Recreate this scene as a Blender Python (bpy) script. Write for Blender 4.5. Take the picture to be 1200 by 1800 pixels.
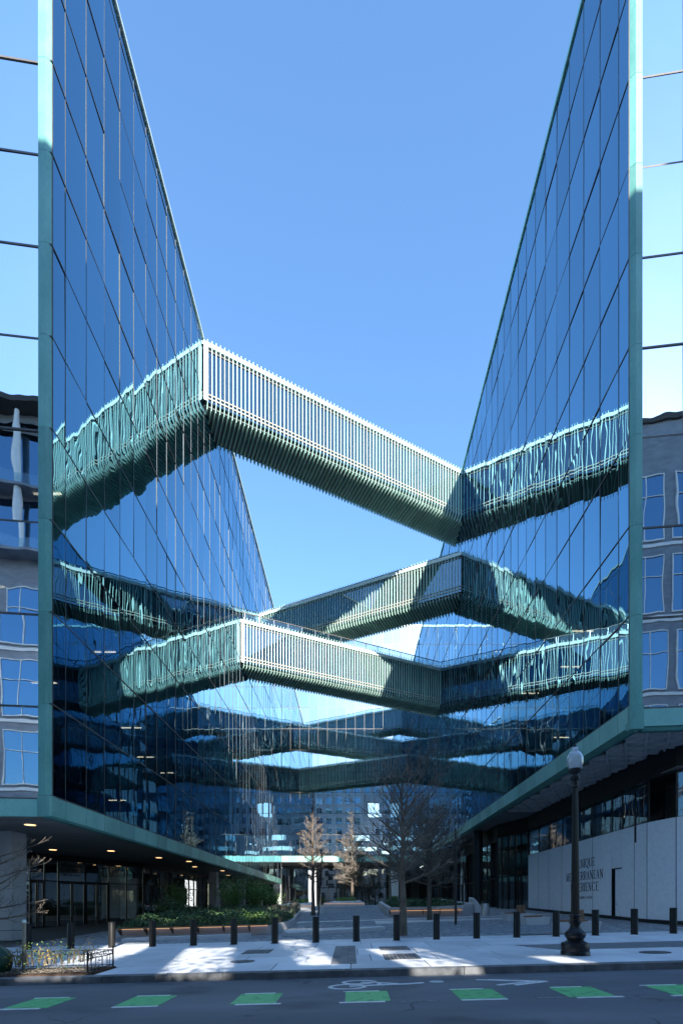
import bpy, bmesh, math, random
from mathutils import Vector, Matrix
random.seed(7)
for o in list(bpy.data.objects): bpy.data.objects.remove(o, do_unlink=True)
SC = bpy.context.scene
COL = SC.collection
R = math.radians
E = 1.5                      # eye height; heights measured from the eye get +E

# ------------------------------------------------------------------ camera
cam_d = bpy.data.cameras.new('camera'); cam = bpy.data.objects.new('camera', cam_d); COL.objects.link(cam)
cam_d.sensor_fit = 'HORIZONTAL'; cam_d.sensor_width = 36.0; cam_d.lens = 850 / 1200 * 36
cam_d.shift_x = -17 / 1200; cam_d.shift_y = 690 / 1200
cam_d.clip_start = 0.05; cam_d.clip_end = 5000
cam.location = (0, 0, E); cam.rotation_euler = (R(90), 0, 0)
SC.camera = cam
# ------------------------------------------------------------------ sky, sun, exposure
SUN = Vector((1.0, -4.5, 2.5)).normalized()
elev = math.asin(SUN.z)
world = bpy.data.worlds.new('World'); SC.world = world; world.use_nodes = True
wn = world.node_tree; bgn = wn.nodes['Background']
sky = wn.nodes.new('ShaderNodeTexSky'); sky.sky_type = 'NISHITA'; sky.sun_disc = False
sky.sun_elevation = elev; sky.sun_rotation = math.atan2(SUN.x, SUN.y)
sky.altitude = 50; sky.air_density = 1.7; sky.dust_density = 0.7; sky.ozone_density = 8.5
wn.links.new(sky.outputs[0], bgn.inputs[0]); bgn.inputs[1].default_value = 0.15
sun_d = bpy.data.lights.new('sun', 'SUN'); sun_d.energy = 4.9; sun_d.angle = R(0.53); sun_d.color = (1.0, 0.94, 0.86)
sun_d.cycles.use_multiple_importance_sampling = False
sun = bpy.data.objects.new('sun', sun_d); COL.objects.link(sun)
sun.rotation_euler = (-SUN).to_track_quat('-Z', 'Y').to_euler(); sun.location = (20, -60, 60)
SC.view_settings.view_transform = 'Standard'; SC.view_settings.look = 'None'
SC.view_settings.exposure = 1.33; SC.view_settings.gamma = 1.0; SC.view_settings.use_curve_mapping = False
cy = SC.cycles
cy.max_bounces = 12; cy.diffuse_bounces = 4; cy.glossy_bounces = 8; cy.transmission_bounces = 4
cy.transparent_max_bounces = 16; cy.caustics_reflective = True; cy.caustics_refractive = False
cy.sample_clamp_indirect = 5.0; cy.use_denoising = True; cy.blur_glossy = 0.3
SC.render.film_transparent = False

# ------------------------------------------------------------------ materials
def new_mat(name):
    m = bpy.data.materials.new(name); m.use_nodes = True
    nt = m.node_tree; return m, nt, nt.nodes['Principled BSDF']
def N(nt, t, **kw):
    n = nt.nodes.new(t)
    for k, v in kw.items(): setattr(n, k, v)
    return n
def math_node(nt, op, a, b=None):
    n = N(nt, 'ShaderNodeMath', operation=op)
    for i, v in enumerate((a, b)):
        if v is None: continue
        if isinstance(v, (int, float)): n.inputs[i].default_value = v
        else: nt.links.new(v, n.inputs[i])
    return n.outputs[0]
def mixcol(nt, fac, a, b):
    n = N(nt, 'ShaderNodeMix', data_type='RGBA')
    for i, v in ((0, fac), (6, a), (7, b)):
        if isinstance(v, (int, float)): n.inputs[i].default_value = v
        elif isinstance(v, tuple): n.inputs[i].default_value = (*v[:3], 1)
        else: nt.links.new(v, n.inputs[i])
    return n.outputs[2]
def ramp(nt, src, stops):
    n = N(nt, 'ShaderNodeValToRGB'); cr = n.color_ramp
    while len(cr.elements) < len(stops): cr.elements.new(0.5)
    for e, (p, c) in zip(cr.elements, stops): e.position = p; e.color = (*c, 1) if len(c) == 3 else c
    nt.links.new(src, n.inputs[0]); return n.outputs[0]
def wpos(nt, scale=(1, 1, 1)):
    g = N(nt, 'ShaderNodeNewGeometry'); mp = N(nt, 'ShaderNodeMapping'); mp.inputs['Scale'].default_value = scale
    nt.links.new(g.outputs['Position'], mp.inputs['Vector']); return mp.outputs[0]
def noise(nt, vec, scale, detail=4, rough=0.55):
    n = N(nt, 'ShaderNodeTexNoise'); n.inputs['Scale'].default_value = scale
    n.inputs['Detail'].default_value = detail; n.inputs['Roughness'].default_value = rough
    nt.links.new(vec, n.inputs['Vector']); return n.outputs[0]
def bump(nt, h, dist, strength=1.0):
    b = N(nt, 'ShaderNodeBump'); b.inputs['Distance'].default_value = dist; b.inputs['Strength'].default_value = strength
    nt.links.new(h, b.inputs['Height']); return b.outputs[0]
def mottled(name, c1, c2, scale=1.0, rough=0.7, fine=40, bumpd=0.0, spec=0.3, metallic=0.0, stretch=(1, 1, 1), objvar=0.0, lo=0.3, hi=0.7):
    m, nt, p = new_mat(name)
    v = wpos(nt, stretch)
    a = noise(nt, v, scale, 5); b = noise(nt, v, fine, 3)
    s = math_node(nt, 'ADD', math_node(nt, 'MULTIPLY', a, 0.7), math_node(nt, 'MULTIPLY', b, 0.3))
    c = ramp(nt, s, [(lo, c1), (hi, c2)])
    if objvar:
        oi = N(nt, 'ShaderNodeObjectInfo')
        k = math_node(nt, 'ADD', math_node(nt, 'MULTIPLY', oi.outputs['Random'], objvar), 1 - objvar / 2)
        hs = N(nt, 'ShaderNodeHueSaturation'); nt.links.new(c, hs.inputs['Color']); nt.links.new(k, hs.inputs['Value']); c = hs.outputs[0]
    nt.links.new(c, p.inputs['Base Color'])
    p.inputs['Roughness'].default_value = rough; p.inputs['Specular IOR Level'].default_value = spec
    p.inputs['Metallic'].default_value = metallic
    if bumpd: nt.links.new(bump(nt, s, bumpd), p.inputs['Normal'])
    return m
def plain(name, c, rough=0.5, metallic=0.0, spec=0.4):
    return mottled(name, tuple(x * 0.9 for x in c), tuple(min(1, x * 1.1) for x in c), 1.5, rough, 30, 0, spec, metallic)
def emit(name, c, s):
    m, nt, p = new_mat(name); nt.nodes.remove(p)
    e = N(nt, 'ShaderNodeEmission'); e.inputs[0].default_value = (*c, 1); e.inputs[1].default_value = s
    nt.links.new(e.outputs[0], nt.nodes['Material Output'].inputs[0]); return m
def glass(name, tint0, tint1, r0, r1, power, trans, wob=0.002, wscale=1.1, vstretch=0.45, rough=0.0):
    """coated architectural glass: mirror layer growing towards grazing, over a tinted see-through layer"""
    m, nt, p = new_mat(name); nt.nodes.remove(p)
    g = N(nt, 'ShaderNodeNewGeometry'); oi = N(nt, 'ShaderNodeObjectInfo')
    off = N(nt, 'ShaderNodeVectorMath', operation='MULTIPLY_ADD')
    nt.links.new(oi.outputs['Random'], off.inputs[0]); off.inputs[1].default_value = (37, 91, 53); nt.links.new(g.outputs['Position'], off.inputs[2])
    mp = N(nt, 'ShaderNodeMapping'); mp.inputs['Scale'].default_value = (1, 1, vstretch); nt.links.new(off.outputs[0], mp.inputs['Vector'])
    nrm = bump(nt, noise(nt, mp.outputs[0], wscale, 1.0, 0.4), wob)
    lw = N(nt, 'ShaderNodeLayerWeight'); lw.inputs[0].default_value = 0.5
    f = math_node(nt, 'POWER', lw.outputs['Facing'], power)
    fac = math_node(nt, 'ADD', math_node(nt, 'MULTIPLY', f, r1 - r0), r0)
    gl = N(nt, 'ShaderNodeBsdfGlossy'); gl.inputs['Roughness'].default_value = rough
    hs = N(nt, 'ShaderNodeHueSaturation'); nt.links.new(mixcol(nt, f, tint0, tint1), hs.inputs['Color'])
    nt.links.new(math_node(nt, 'ADD', math_node(nt, 'MULTIPLY', oi.outputs['Random'], 0.15), 0.90), hs.inputs['Value']); nt.links.new(hs.outputs[0], gl.inputs['Color']); nt.links.new(nrm, gl.inputs['Normal'])
    tr = N(nt, 'ShaderNodeBsdfTransparent'); tr.inputs[0].default_value = (*trans, 1)
    mx = N(nt, 'ShaderNodeMixShader'); nt.links.new(fac, mx.inputs[0])
    nt.links.new(tr.outputs[0], mx.inputs[1]); nt.links.new(gl.outputs[0], mx.inputs[2])
    nt.links.new(mx.outputs[0], nt.nodes['Material Output'].inputs[0]); return m
M = {}
M['glass'] = glass('tower_glass', (0.15, 0.40, 0.57), (0.60, 0.79, 0.90), 0.53, 0.96, 2.2, (0.20, 0.25, 0.27), wob=0.0060, wscale=0.8, vstretch=0.55)
M['glass_back'] = glass('rear_glass', (0.52, 0.68, 0.80), (0.85, 0.93, 1.0), 0.70, 0.96, 2.2, (0.28, 0.33, 0.35), wob=0.0010)
M['glass_street'] = glass('street_glass', (0.86, 0.91, 0.96), (0.92, 0.96, 1.0), 0.84, 0.97, 2.2, (0.25, 0.3, 0.32), wob=0.0060, wscale=0.9)
M['glass_store'] = glass('storefront_glass', (0.78, 0.83, 0.86), (0.95, 0.97, 1.0), 0.34, 0.92, 2.2, (0.5, 0.53, 0.53), wob=0.0030)
M['glass_bridge'] = glass('bridge_glass', (0.50, 0.64, 0.74), (0.9, 0.95, 1.0), 0.26, 0.95, 2.4, (0.30, 0.35, 0.37), wob=0.001)
M['glass_rail'] = glass('balustrade_glass', (0.8, 0.85, 0.9), (1, 1, 1), 0.07, 0.5, 3.0, (0.86, 0.92, 0.92), wob=0.0003)
M['glass_far'] = glass('window_glass', (0.26, 0.46, 0.66), (0.8, 0.9, 1), 0.48, 0.9, 2, (0.1, 0.14, 0.17), wob=0.002)
M['patina'] = mottled('patina_copper', (0.15, 0.43, 0.375), (0.31, 0.60, 0.53), 0.9, 0.36, 14, 0.001, 0.6, 0.0, (1, 1, 0.4), 0.38)
M['patina_trim'] = mottled('dark_copper_trim', (0.085, 0.29, 0.25), (0.20, 0.47, 0.41), 1.1, 0.4, 14, 0.001, 0.5, 0.0, (1, 1, 0.35), 0.25)  # same copper in a darker tone, for the corner covers
M['patina_dark'] = mottled('dark_patina_lip', (0.05, 0.17, 0.155), (0.08, 0.24, 0.21), 1.5, 0.5, 20)  # dark green tone of the lip under the fascia
M['fin'] = mottled('patina_fin', (0.35, 0.59, 0.51), (0.54, 0.76, 0.67), 0.8, 0.5, 11, 0.0, 0.35, 0.0, (1, 1, 0.5), 0.2)
M['coping'] = mottled('pale_coping', (0.58, 0.68, 0.63), (0.68, 0.76, 0.70), 1.2, 0.5, 12)
M['tan_metal'] = plain('tan_metal', (0.33, 0.29, 0.23), 0.45)
M['bridge_soffit'] = plain('bridge_soffit_panel', (0.15, 0.17, 0.16), 0.6)
M['mullion'] = mottled('bronze_mullion', (0.085, 0.08, 0.075), (0.14, 0.13, 0.12), 2, 0.45, 30, 0, 0.4, 0.2)
M['black_metal'] = mottled('black_metal', (0.008, 0.009, 0.010), (0.016, 0.017, 0.019), 3, 0.38, 40, 0, 0.5)
M['lamp_black'] = mottled('black_gloss_paint', (0.006, 0.007, 0.009), (0.012, 0.013, 0.016), 3, 0.3, 40, 0, 0.3)
M['bollard'] = mottled('bronze_bollard', (0.007, 0.007, 0.007), (0.017, 0.016, 0.015), 2.5, 0.5, 30, 0, 0.3, 0.0, (1, 1, 0.15), 0.3)
M['dark_wall'] = plain('dark_panel', (0.018, 0.019, 0.021), 0.5)
M['interior'] = plain('interior_grey', (0.16, 0.16, 0.155), 0.8)
M['interior_dark'] = plain('interior_dark', (0.05, 0.05, 0.05), 0.85)
M['interior_white'] = plain('interior_white_wall', (0.6, 0.62, 0.66), 0.7)
M['ceiling'] = plain('interior_ceiling', (0.36, 0.36, 0.35), 0.9)
M['soffit'] = mottled('grey_soffit_boards', (0.16, 0.165, 0.165), (0.25, 0.255, 0.25), 0.6, 0.75, 22, 0.0, 0.2, 0, (0.25, 2.5, 1))
M['coffer'] = mottled('grey_coffer', (0.38, 0.39, 0.40), (0.50, 0.51, 0.52), 1.2, 0.7, 30, 0, 0.2, 0, (1, 1, 1), 0.12)
M['concrete'] = mottled('pale_concrete', (0.42, 0.43, 0.44), (0.58, 0.59, 0.60), 0.8, 0.75, 60, 0.0008, 0.25, 0, (1, 1, 1), 0.14)
M['slab'] = mottled('sidewalk_concrete', (0.47, 0.495, 0.52), (0.67, 0.69, 0.71), 0.9, 0.7, 70, 0.0012, 0.25, 0, (1, 1, 1), 0.26, 0.30, 0.70)
M['slab_joint'] = plain('paving_joint', (0.09, 0.09, 0.09), 0.9)
M['granite'] = mottled('grey_granite_kerb', (0.06, 0.065, 0.07), (0.21, 0.22, 0.23), 3.0, 0.8, 120, 0.003, 0.3, 0, (1, 1, 1), 0.25, 0.3, 0.68)
M['sett'] = mottled('dark_paving_sett', (0.10, 0.115, 0.13), (0.38, 0.405, 0.43), 5.0, 0.65, 60, 0.001, 0.35, 0, (1, 1, 1), 0.0, 0.36, 0.62)
M['grate'] = mottled('cast_iron', (0.05, 0.048, 0.047), (0.11, 0.10, 0.095), 4, 0.6, 60, 0.001)
M['grate_pave'] = mottled('dark_grey_paver', (0.11, 0.12, 0.13), (0.19, 0.20, 0.21), 4, 0.75, 70, 0.001, 0.3, 0, (1, 1, 1), 0.3)
M['paint_white'] = mottled('worn_white_road_paint', (0.40, 0.41, 0.42), (0.72, 0.73, 0.73), 5, 0.7, 60, 0.0006, 0.25, 0, (1, 1, 1), 0, 0.32, 0.52)
M['paint_faded'] = mottled('faded_road_paint', (0.07, 0.075, 0.085), (0.26, 0.27, 0.28), 9, 0.75, 60, 0.0006, 0.25, 0, (1, 1, 1), 0, 0.36, 0.62)
M['paint_green'] = mottled('green_road_paint', (0.07, 0.17, 0.085), (0.14, 0.46, 0.18), 7, 0.7, 70, 0.0006, 0.25, 0, (1, 1, 1), 0.12, 0.34, 0.47)
M['steel'] = plain('brushed_steel', (0.5, 0.51, 0.53), 0.32, 0.9)
M['wood'] = mottled('bench_wood', (0.16, 0.085, 0.045), (0.30, 0.17, 0.095), 3, 0.6, 40, 0.0008, 0.3, 0, (0.6, 6, 6), 0.25)
M['bark'] = mottled('grey_brown_bark', (0.075, 0.062, 0.05), (0.20, 0.165, 0.13), 6, 0.9, 45, 0.006, 0.15, 0, (1, 1, 0.35))
M['twig'] = mottled('twig_bark', (0.115, 0.10, 0.085), (0.25, 0.215, 0.18), 3, 0.9, 20, 0, 0.15)
M['soil'] = mottled('mulch_soil', (0.035, 0.022, 0.016), (0.12, 0.08, 0.06), 9, 0.95, 60, 0.02, 0.1)
M['leaf'] = mottled('shrub_leaf', (0.09, 0.18, 0.04), (0.18, 0.32, 0.08), 2.5, 0.55, 20, 0, 0.4)
M['leaf_dark'] = mottled('groundcover_leaf', (0.03, 0.07, 0.03), (0.09, 0.165, 0.06), 2.0, 0.5, 20, 0, 0.4)
M['leaf_yellow'] = mottled('yellow_leaf', (0.20, 0.15, 0.03), (0.42, 0.30, 0.06), 5, 0.7, 30)
M['green_bin'] = plain('dark_green_plastic', (0.006, 0.05, 0.028), 0.35)
M['wall_pale'] = mottled('pale_stone_cladding', (0.56, 0.56, 0.56), (0.72, 0.71, 0.70), 0.9, 0.8, 9, 0.004, 0.2, 0, (1, 1, 2.5))
M['wall_mid'] = mottled('buff_stone_cladding', (0.36, 0.37, 0.39), (0.52, 0.53, 0.54), 0.9, 0.8, 9, 0.004, 0.2, 0, (1, 1, 2.5))
M['wall_grey'] = mottled('grey_stone_cladding', (0.15, 0.175, 0.215), (0.27, 0.305, 0.355), 0.9, 0.8, 9, 0.004, 0.2, 0, (1, 1, 2.5))
M['frame_white'] = plain('white_window_frame', (0.7, 0.7, 0.7), 0.5)
M['hoard'] = mottled('white_hoarding_print', (0.76, 0.80, 0.85), (0.83, 0.86, 0.90), 5.0, 0.5, 22, 0, 0.3, 0, (1, 1, 1), 0.06, 0.42, 0.52)
M['letter'] = plain('dark_grey_print', (0.02, 0.022, 0.026), 0.7, 0.0, 0.15)
M['downlight'] = emit('warm_downlight', (1.0, 0.62, 0.28), 1.2)
M['led'] = emit('warm_led_strip', (1.0, 0.55, 0.25), 0.45)
M['tube'] = emit('office_ceiling_lamp', (1.0, 0.80, 0.55), 3.5)
M['mdl_glow'] = emit('lamp_head_glow', (1.0, 0.68, 0.36), 2.6)
M['ground'] = plain('city_ground', (0.10, 0.10, 0.10), 0.9)
# asphalt
m, nt, p = new_mat('asphalt'); v = wpos(nt)
big = noise(nt, wpos(nt, (0.25, 1, 1)), 0.8, 4); fine = noise(nt, v, 90, 2, 0.7)
s = math_node(nt, 'ADD', math_node(nt, 'MULTIPLY', big, 0.55), math_node(nt, 'MULTIPLY', fine, 0.45))
ac = ramp(nt, s, [(0.3, (0.062, 0.071, 0.086)), (0.55, (0.12, 0.133, 0.153)), (0.75, (0.22, 0.23, 0.25))])
vo = N(nt, 'ShaderNodeTexVoronoi', feature='DISTANCE_TO_EDGE'); vo.inputs['Scale'].default_value = 0.42
wv = N(nt, 'ShaderNodeVectorMath', operation='MULTIPLY_ADD'); nz = N(nt, 'ShaderNodeTexNoise'); nz.inputs['Scale'].default_value = 1.6; nt.links.new(v, nz.inputs['Vector'])
nt.links.new(nz.outputs['Color'], wv.inputs[0]); wv.inputs[1].default_value = (.9, .9, .9); nt.links.new(v, wv.inputs[2]); nt.links.new(wv.outputs[0], vo.inputs['Vector'])
crack = ramp(nt, vo.outputs['Distance'], [(0.0, (1, 1, 1)), (0.012, (0, 0, 0))])
ck = math_node(nt, 'MULTIPLY', crack, ramp(nt, noise(nt, v, 0.35, 2), [(0.5, (0, 0, 0)), (0.62, (1, 1, 1))]))
stain = ramp(nt, noise(nt, wpos(nt, (0.5, 0.9, 1)), 0.9, 3), [(0.56, (1, 1, 1)), (0.68, (0.62, 0.62, 0.62))])
mm = N(nt, 'ShaderNodeMix', data_type='RGBA', blend_type='MULTIPLY'); mm.inputs[0].default_value = 1; nt.links.new(ac, mm.inputs[6]); nt.links.new(stain, mm.inputs[7])
nt.links.new(mixcol(nt, ck, mm.outputs[2], (0.02, 0.021, 0.023)), p.inputs['Base Color'])
p.inputs['Roughness'].default_value = 0.72; nt.links.new(bump(nt, fine, 0.006), p.inputs['Normal']); M['asphalt'] = m
# clear globe
m, nt, p = new_mat('globe_glass'); nt.nodes.remove(p)
gl = N(nt, 'ShaderNodeBsdfGlossy'); gl.inputs['Roughness'].default_value = 0.08; tr = N(nt, 'ShaderNodeBsdfTransparent'); tr.inputs[0].default_value = (0.8, 0.85, 0.9, 1)
df = N(nt, 'ShaderNodeBsdfTranslucent'); df.inputs[0].default_value = (0.75, 0.8, 0.85, 1)
lw = N(nt, 'ShaderNodeLayerWeight'); lw.inputs[0].default_value = 0.35
m1 = N(nt, 'ShaderNodeMixShader'); m1.inputs[0].default_value = 0.6; nt.links.new(tr.outputs[0], m1.inputs[1]); nt.links.new(df.outputs[0], m1.inputs[2])
m2 = N(nt, 'ShaderNodeMixShader'); nt.links.new(lw.outputs['Facing'], m2.inputs[0]); nt.links.new(m1.outputs[0], m2.inputs[1]); nt.links.new(gl.outputs[0], m2.inputs[2])
nt.links.new(m2.outputs[0], nt.nodes['Material Output'].inputs[0]); M['globe'] = m

# ------------------------------------------------------------------ object helpers
WM = {}                                    # world matrix of each object we make
def link(o, parent=None, mat4=None):
    COL.objects.link(o)
    w = mat4 if mat4 is not None else Matrix.Identity(4)
    o.matrix_basis = w; WM[o.name] = w
    if parent is not None:
        o.parent = parent; o.matrix_parent_inverse = WM[parent.name].inverted()
    return o
def tag(o, label=None, cat=None, group=None, kind=None):
    for k, v in (('label', label), ('category', cat), ('group', group), ('kind', kind)):
        if v: o[k] = v
    return o
def thing(name, label, cat, loc=(0, 0, 0), group=None):
    o = bpy.data.objects.new(name, None); o.empty_display_size = 0.2
    link(o, None, Matrix.Translation(loc)); return tag(o, label, cat, group)
class MB:
    def __init__(s): s.v = []; s.f = []
    def poly(s, pts): n = len(s.v); s.v += [tuple(p) for p in pts]; s.f.append(tuple(range(n, n + len(pts)))); return s
    def hexa(s, b, t):                     # bottom 4, top 4 (ccw from above)
        n = len(s.v); s.v += [tuple(p) for p in b] + [tuple(p) for p in t]
        s.f += [(n+3, n+2, n+1, n), (n+4, n+5, n+6, n+7)] + [(n+i, n+(i+1) % 4, n+4+(i+1) % 4, n+4+i) for i in range(4)]; return s
    def box(s, x0, x1, y0, y1, z0, z1):
        return s.hexa([(x0, y0, z0), (x1, y0, z0), (x1, y1, z0), (x0, y1, z0)], [(x0, y0, z1), (x1, y0, z1), (x1, y1, z1), (x0, y1, z1)])
    def bar(s, a, b, side, up):            # box along a->b, half extents as vectors
        a, b, si, u = Vector(a), Vector(b), Vector(side), Vector(up)
        return s.hexa([a - si - u, b - si - u, b + si - u, a + si - u], [a - si + u, b - si + u, b + si + u, a + si + u])
    def prism(s, pts, z0, z1):
        k = len(pts); n = len(s.v); z0f = z0 if callable(z0) else (lambda x, y: z0); z1f = z1 if callable(z1) else (lambda x, y: z1)
        s.v += [(x, y, z0f(x, y)) for x, y in pts] + [(x, y, z1f(x, y)) for x, y in pts]
        s.f += [tuple(range(n + k - 1, n - 1, -1)), tuple(range(n + k, n + 2 * k))] + [(n+i, n+(i+1) % k, n+k+(i+1) % k, n+k+i) for i in range(k)]; return s
    def tube(s, pts, rad, k=6, caps=True):
        pts = [Vector(p) for p in pts]; n0 = len(s.v); prev = None
        for i, p in enumerate(pts):
            d = (pts[min(i+1, len(pts)-1)] - pts[max(i-1, 0)]).normalized()
            a = d.cross(Vector((0.31, 0.2, 0.93)) if abs(d.z) < 0.9 else Vector((1, 0.1, 0))).normalized(); b = d.cross(a)
            r = rad[i] if isinstance(rad, (list, tuple)) else rad
            s.v += [tuple(p + (a * math.cos(2 * math.pi * j / k) + b * math.sin(2 * math.pi * j / k)) * r) for j in range(k)]
        for i in range(len(pts) - 1):
            for j in range(k):
                a, b = n0 + i*k + j, n0 + i*k + (j+1) % k; s.f.append((a, b, b + k, a + k))
        if caps:
            s.f.append(tuple(range(n0 + k - 1, n0 - 1, -1))); e = n0 + (len(pts)-1)*k; s.f.append(tuple(range(e, e + k)))
        return s
    def lathe(s, c, prof, k=24):
        n0 = len(s.v); c = Vector(c)
        for r, z in prof: s.v += [(c.x + r * math.cos(2*math.pi*j/k), c.y + r * math.sin(2*math.pi*j/k), c.z + z) for j in range(k)]
        for i in range(len(prof) - 1):
            for j in range(k):
                a, b = n0 + i*k + j, n0 + i*k + (j+1) % k; s.f.append((a, b, b + k, a + k))
        if prof[0][0] > 1e-4: s.f.append(tuple(range(n0 + k - 1, n0 - 1, -1)))
        e = n0 + (len(prof)-1)*k
        if prof[-1][0] > 1e-4: s.f.append(tuple(range(e, e + k)))
        return s
    def mesh(s, name, mat, smooth=False, clipx=None):
        me = bpy.data.meshes.new(name); me.from_pydata(s.v, [], s.f)
        if clipx:
            bm = bmesh.new(); bm.from_mesh(me)
            for co, no in (((clipx[0], 0, 0), (-1, 0, 0)), ((clipx[1], 0, 0), (1, 0, 0))):
                r = bmesh.ops.bisect_plane(bm, geom=bm.verts[:] + bm.edges[:] + bm.faces[:], plane_co=co, plane_no=no, clear_outer=True)
                ed = [e for e in bm.edges if e.is_boundary]
                if ed: bmesh.ops.holes_fill(bm, edges=ed)
            bm.to_mesh(me); bm.free()
        me.validate(); me.materials.append(M[mat] if isinstance(mat, str) else mat)
        if smooth:
            me.polygons.foreach_set('use_smooth', [True] * len(me.polygons))
            try: me.set_sharp_from_angle(angle=R(40))
            except Exception: pass
        me.update(); return me
    def build(s, name, mat, parent=None, smooth=False, mat4=None, clipx=None, **tags):
        o = bpy.data.objects.new(name, s.mesh(name, mat, smooth, clipx)); link(o, parent, mat4); return tag(o, **tags)
def inst(name, mesh, parent, mat4):
    return link(bpy.data.objects.new(name, mesh), parent, mat4)
def copy_tree(src, mat4, parent=None):
    """copy a thing with its parts, moved by mat4 (applied on top of the source's world matrix)"""
    c = src.copy(); COL.objects.link(c); w = mat4 @ WM[src.name]; WM[c.name] = w; c.matrix_basis = w
    c.parent = None
    if parent is not None: c.parent = parent; c.matrix_parent_inverse = WM[parent.name].inverted()
    for ch in list(src.children): copy_tree(ch, mat4, c)
    return c
ORD = ['first', 'second', 'third', 'fourth', 'fifth', 'sixth', 'seventh', 'eighth', 'ninth', 'tenth', 'eleventh', 'twelfth', 'thirteenth', 'fourteenth', 'fifteenth', 'sixteenth', 'seventeenth', 'eighteenth']
F = 850.0; VX, VY = 617.0, 1590.0          # focal length and vanishing point of the photograph, for laying out real distances
def proj(p): return VX + F * p[0] / p[1], VY - F * (p[2] - E) / p[1]
def gz(x, y):                               # the street and court rise gently to the right and to the back
    b = -1.39 + 0.025 * x
    return E + b + (-0.02 * (18 - y) if y < 18 else 0.028 * (min(y, 62) - 18))

# ------------------------------------------------------------------ ground, road, kerb, sidewalk, plaza
MB().poly([(-3000, -3000, -4), (3000, -3000, -4), (3000, 3000, -4), (-3000, 3000, -4)]).build('ground', 'ground', kind='structure')
KY = 11.2
def rz(x, y): return gz(x, KY) - 0.17 - 0.006 * min(KY - y, 6)
rb = MB(); rb.poly([(-90, -9, rz(-90, -9)), (90, -9, rz(90, -9)), (90, 5.2, rz(90, 5.2)), (-90, 5.2, rz(-90, 5.2))])
rb.poly([(-90, 5.2, rz(-90, 5.2)), (90, 5.2, rz(90, 5.2)), (90, KY + .05, rz(90, KY)), (-90, KY + .05, rz(-90, KY))])
road = rb.build('road', 'asphalt', kind='structure')
def rect_on_road(name, mat, pts, lift=0.004, parent=road):
    mb = MB(); mb.prism(pts, lambda x, y: rz(x, y) - 0.01, lambda x, y: rz(x, y) + lift); return mb.build(name, mat, parent)
def road_at(px, py):                        # where a road point of the photograph lies on the road surface
    y = 9.0
    for _ in range(30):
        x = (px - VX) * y / F; y = F * (E - rz(x, y)) / (py - VY)
    return (px - VX) * y / F, y
for i, px in enumerate((72, 258, 453, 645, 838, 1020, 1196)):
    cx, cyy = road_at(px, 1752 - (px - 645) * 0.021)
    w, d = 0.40, 0.46
    rect_on_road('green_patch', 'paint_green', [(cx - w, cyy - d), (cx + w, cyy - d), (cx + w, cyy + d), (cx - w, cyy + d)])
    o = 0.10 * ((i * 7) % 3 - 1)
    rect_on_road('white_edge_line', 'paint_white', [(cx - w + o, cyy - d - .09), (cx + w + o, cyy - d - .09), (cx + w + o, cyy - d - .004), (cx - w + o, cyy - d - .004)])
    rect_on_road('white_edge_line', 'paint_white', [(cx - w + o * .5, cyy + d + .004), (cx + w - .15, cyy + d + .004), (cx + w - .15, cyy + d + .07), (cx - w + o * .5, cyy + d + .07)])
def arc(cx, cy_, rx, ry, a0, a1, n=24): return [(cx + rx * math.cos(R(a0 + (a1 - a0) * i / n)), cy_ + ry * math.sin(R(a0 + (a1 - a0) * i / n))) for i in range(n + 1)]
def road_stroke(mb, pts, w):
    for (a, b) in zip(pts[:-1], pts[1:]):
        a, b = Vector((*a, 0)), Vector((*b, 0)); d = (b - a).normalized(); s = Vector((-d.y, d.x, 0)) * w
        q = [a + s - d * .01, a - s - d * .01, b - s + d * .01, b + s + d * .01]
        mb.prism([(p.x, p.y) for p in q], lambda x, y: rz(x, y) - .01, lambda x, y: rz(x, y) + .0035)
bx, by = road_at(640, 1733)
bm_ = MB()                                   # bicycle lane symbol: two wheels, frame, rider leaning forward
road_stroke(bm_, arc(bx - .35, by - .10, .36, .26, 0, 360), .045); road_stroke(bm_, arc(bx - .10, by + .42, .34, .22, 0, 360), .045)
road_stroke(bm_, [(bx - .3, by - .05), (bx + .35, by + .02), (bx + .9, by + .06), (bx + 1.25, by + .16)], .06)
road_stroke(bm_, [(bx - .05, by + .40), (bx + .35, by + .28), (bx + .7, by + .12)], .045)
road_stroke(bm_, [(bx + .3, by + .02), (bx + .35, by + .3)], .045)
road_stroke(bm_, arc(bx + 1.55, by + .25, .10, .07, 0, 360, 12), .06)
bm_.build('bicycle_symbol', 'paint_white', road)
for k in range(2):
    ax, ay = road_at(930 + k * 22, 1726)
    q = MB(); road_stroke(q, [(ax - 1.0, ay + .38), (ax + .1, ay)], .05); road_stroke(q, [(ax + .1, ay), (ax - .75 + k * .1, ay - .32)], .05); q.build('chevron_arrow', 'paint_white', road)
for (a, b, py) in ((690, 778, 1761.5), (940, 1050, 1754.5)):
    x0, y0 = road_at(a, py); x1, y1 = road_at(b, py - 1); rect_on_road('faded_lane_dash', 'paint_faded', [(x0, y0 - .035), (x1, y0 - .035), (x1, y0 + .035), (x0, y0 + .035)], .003)
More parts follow.
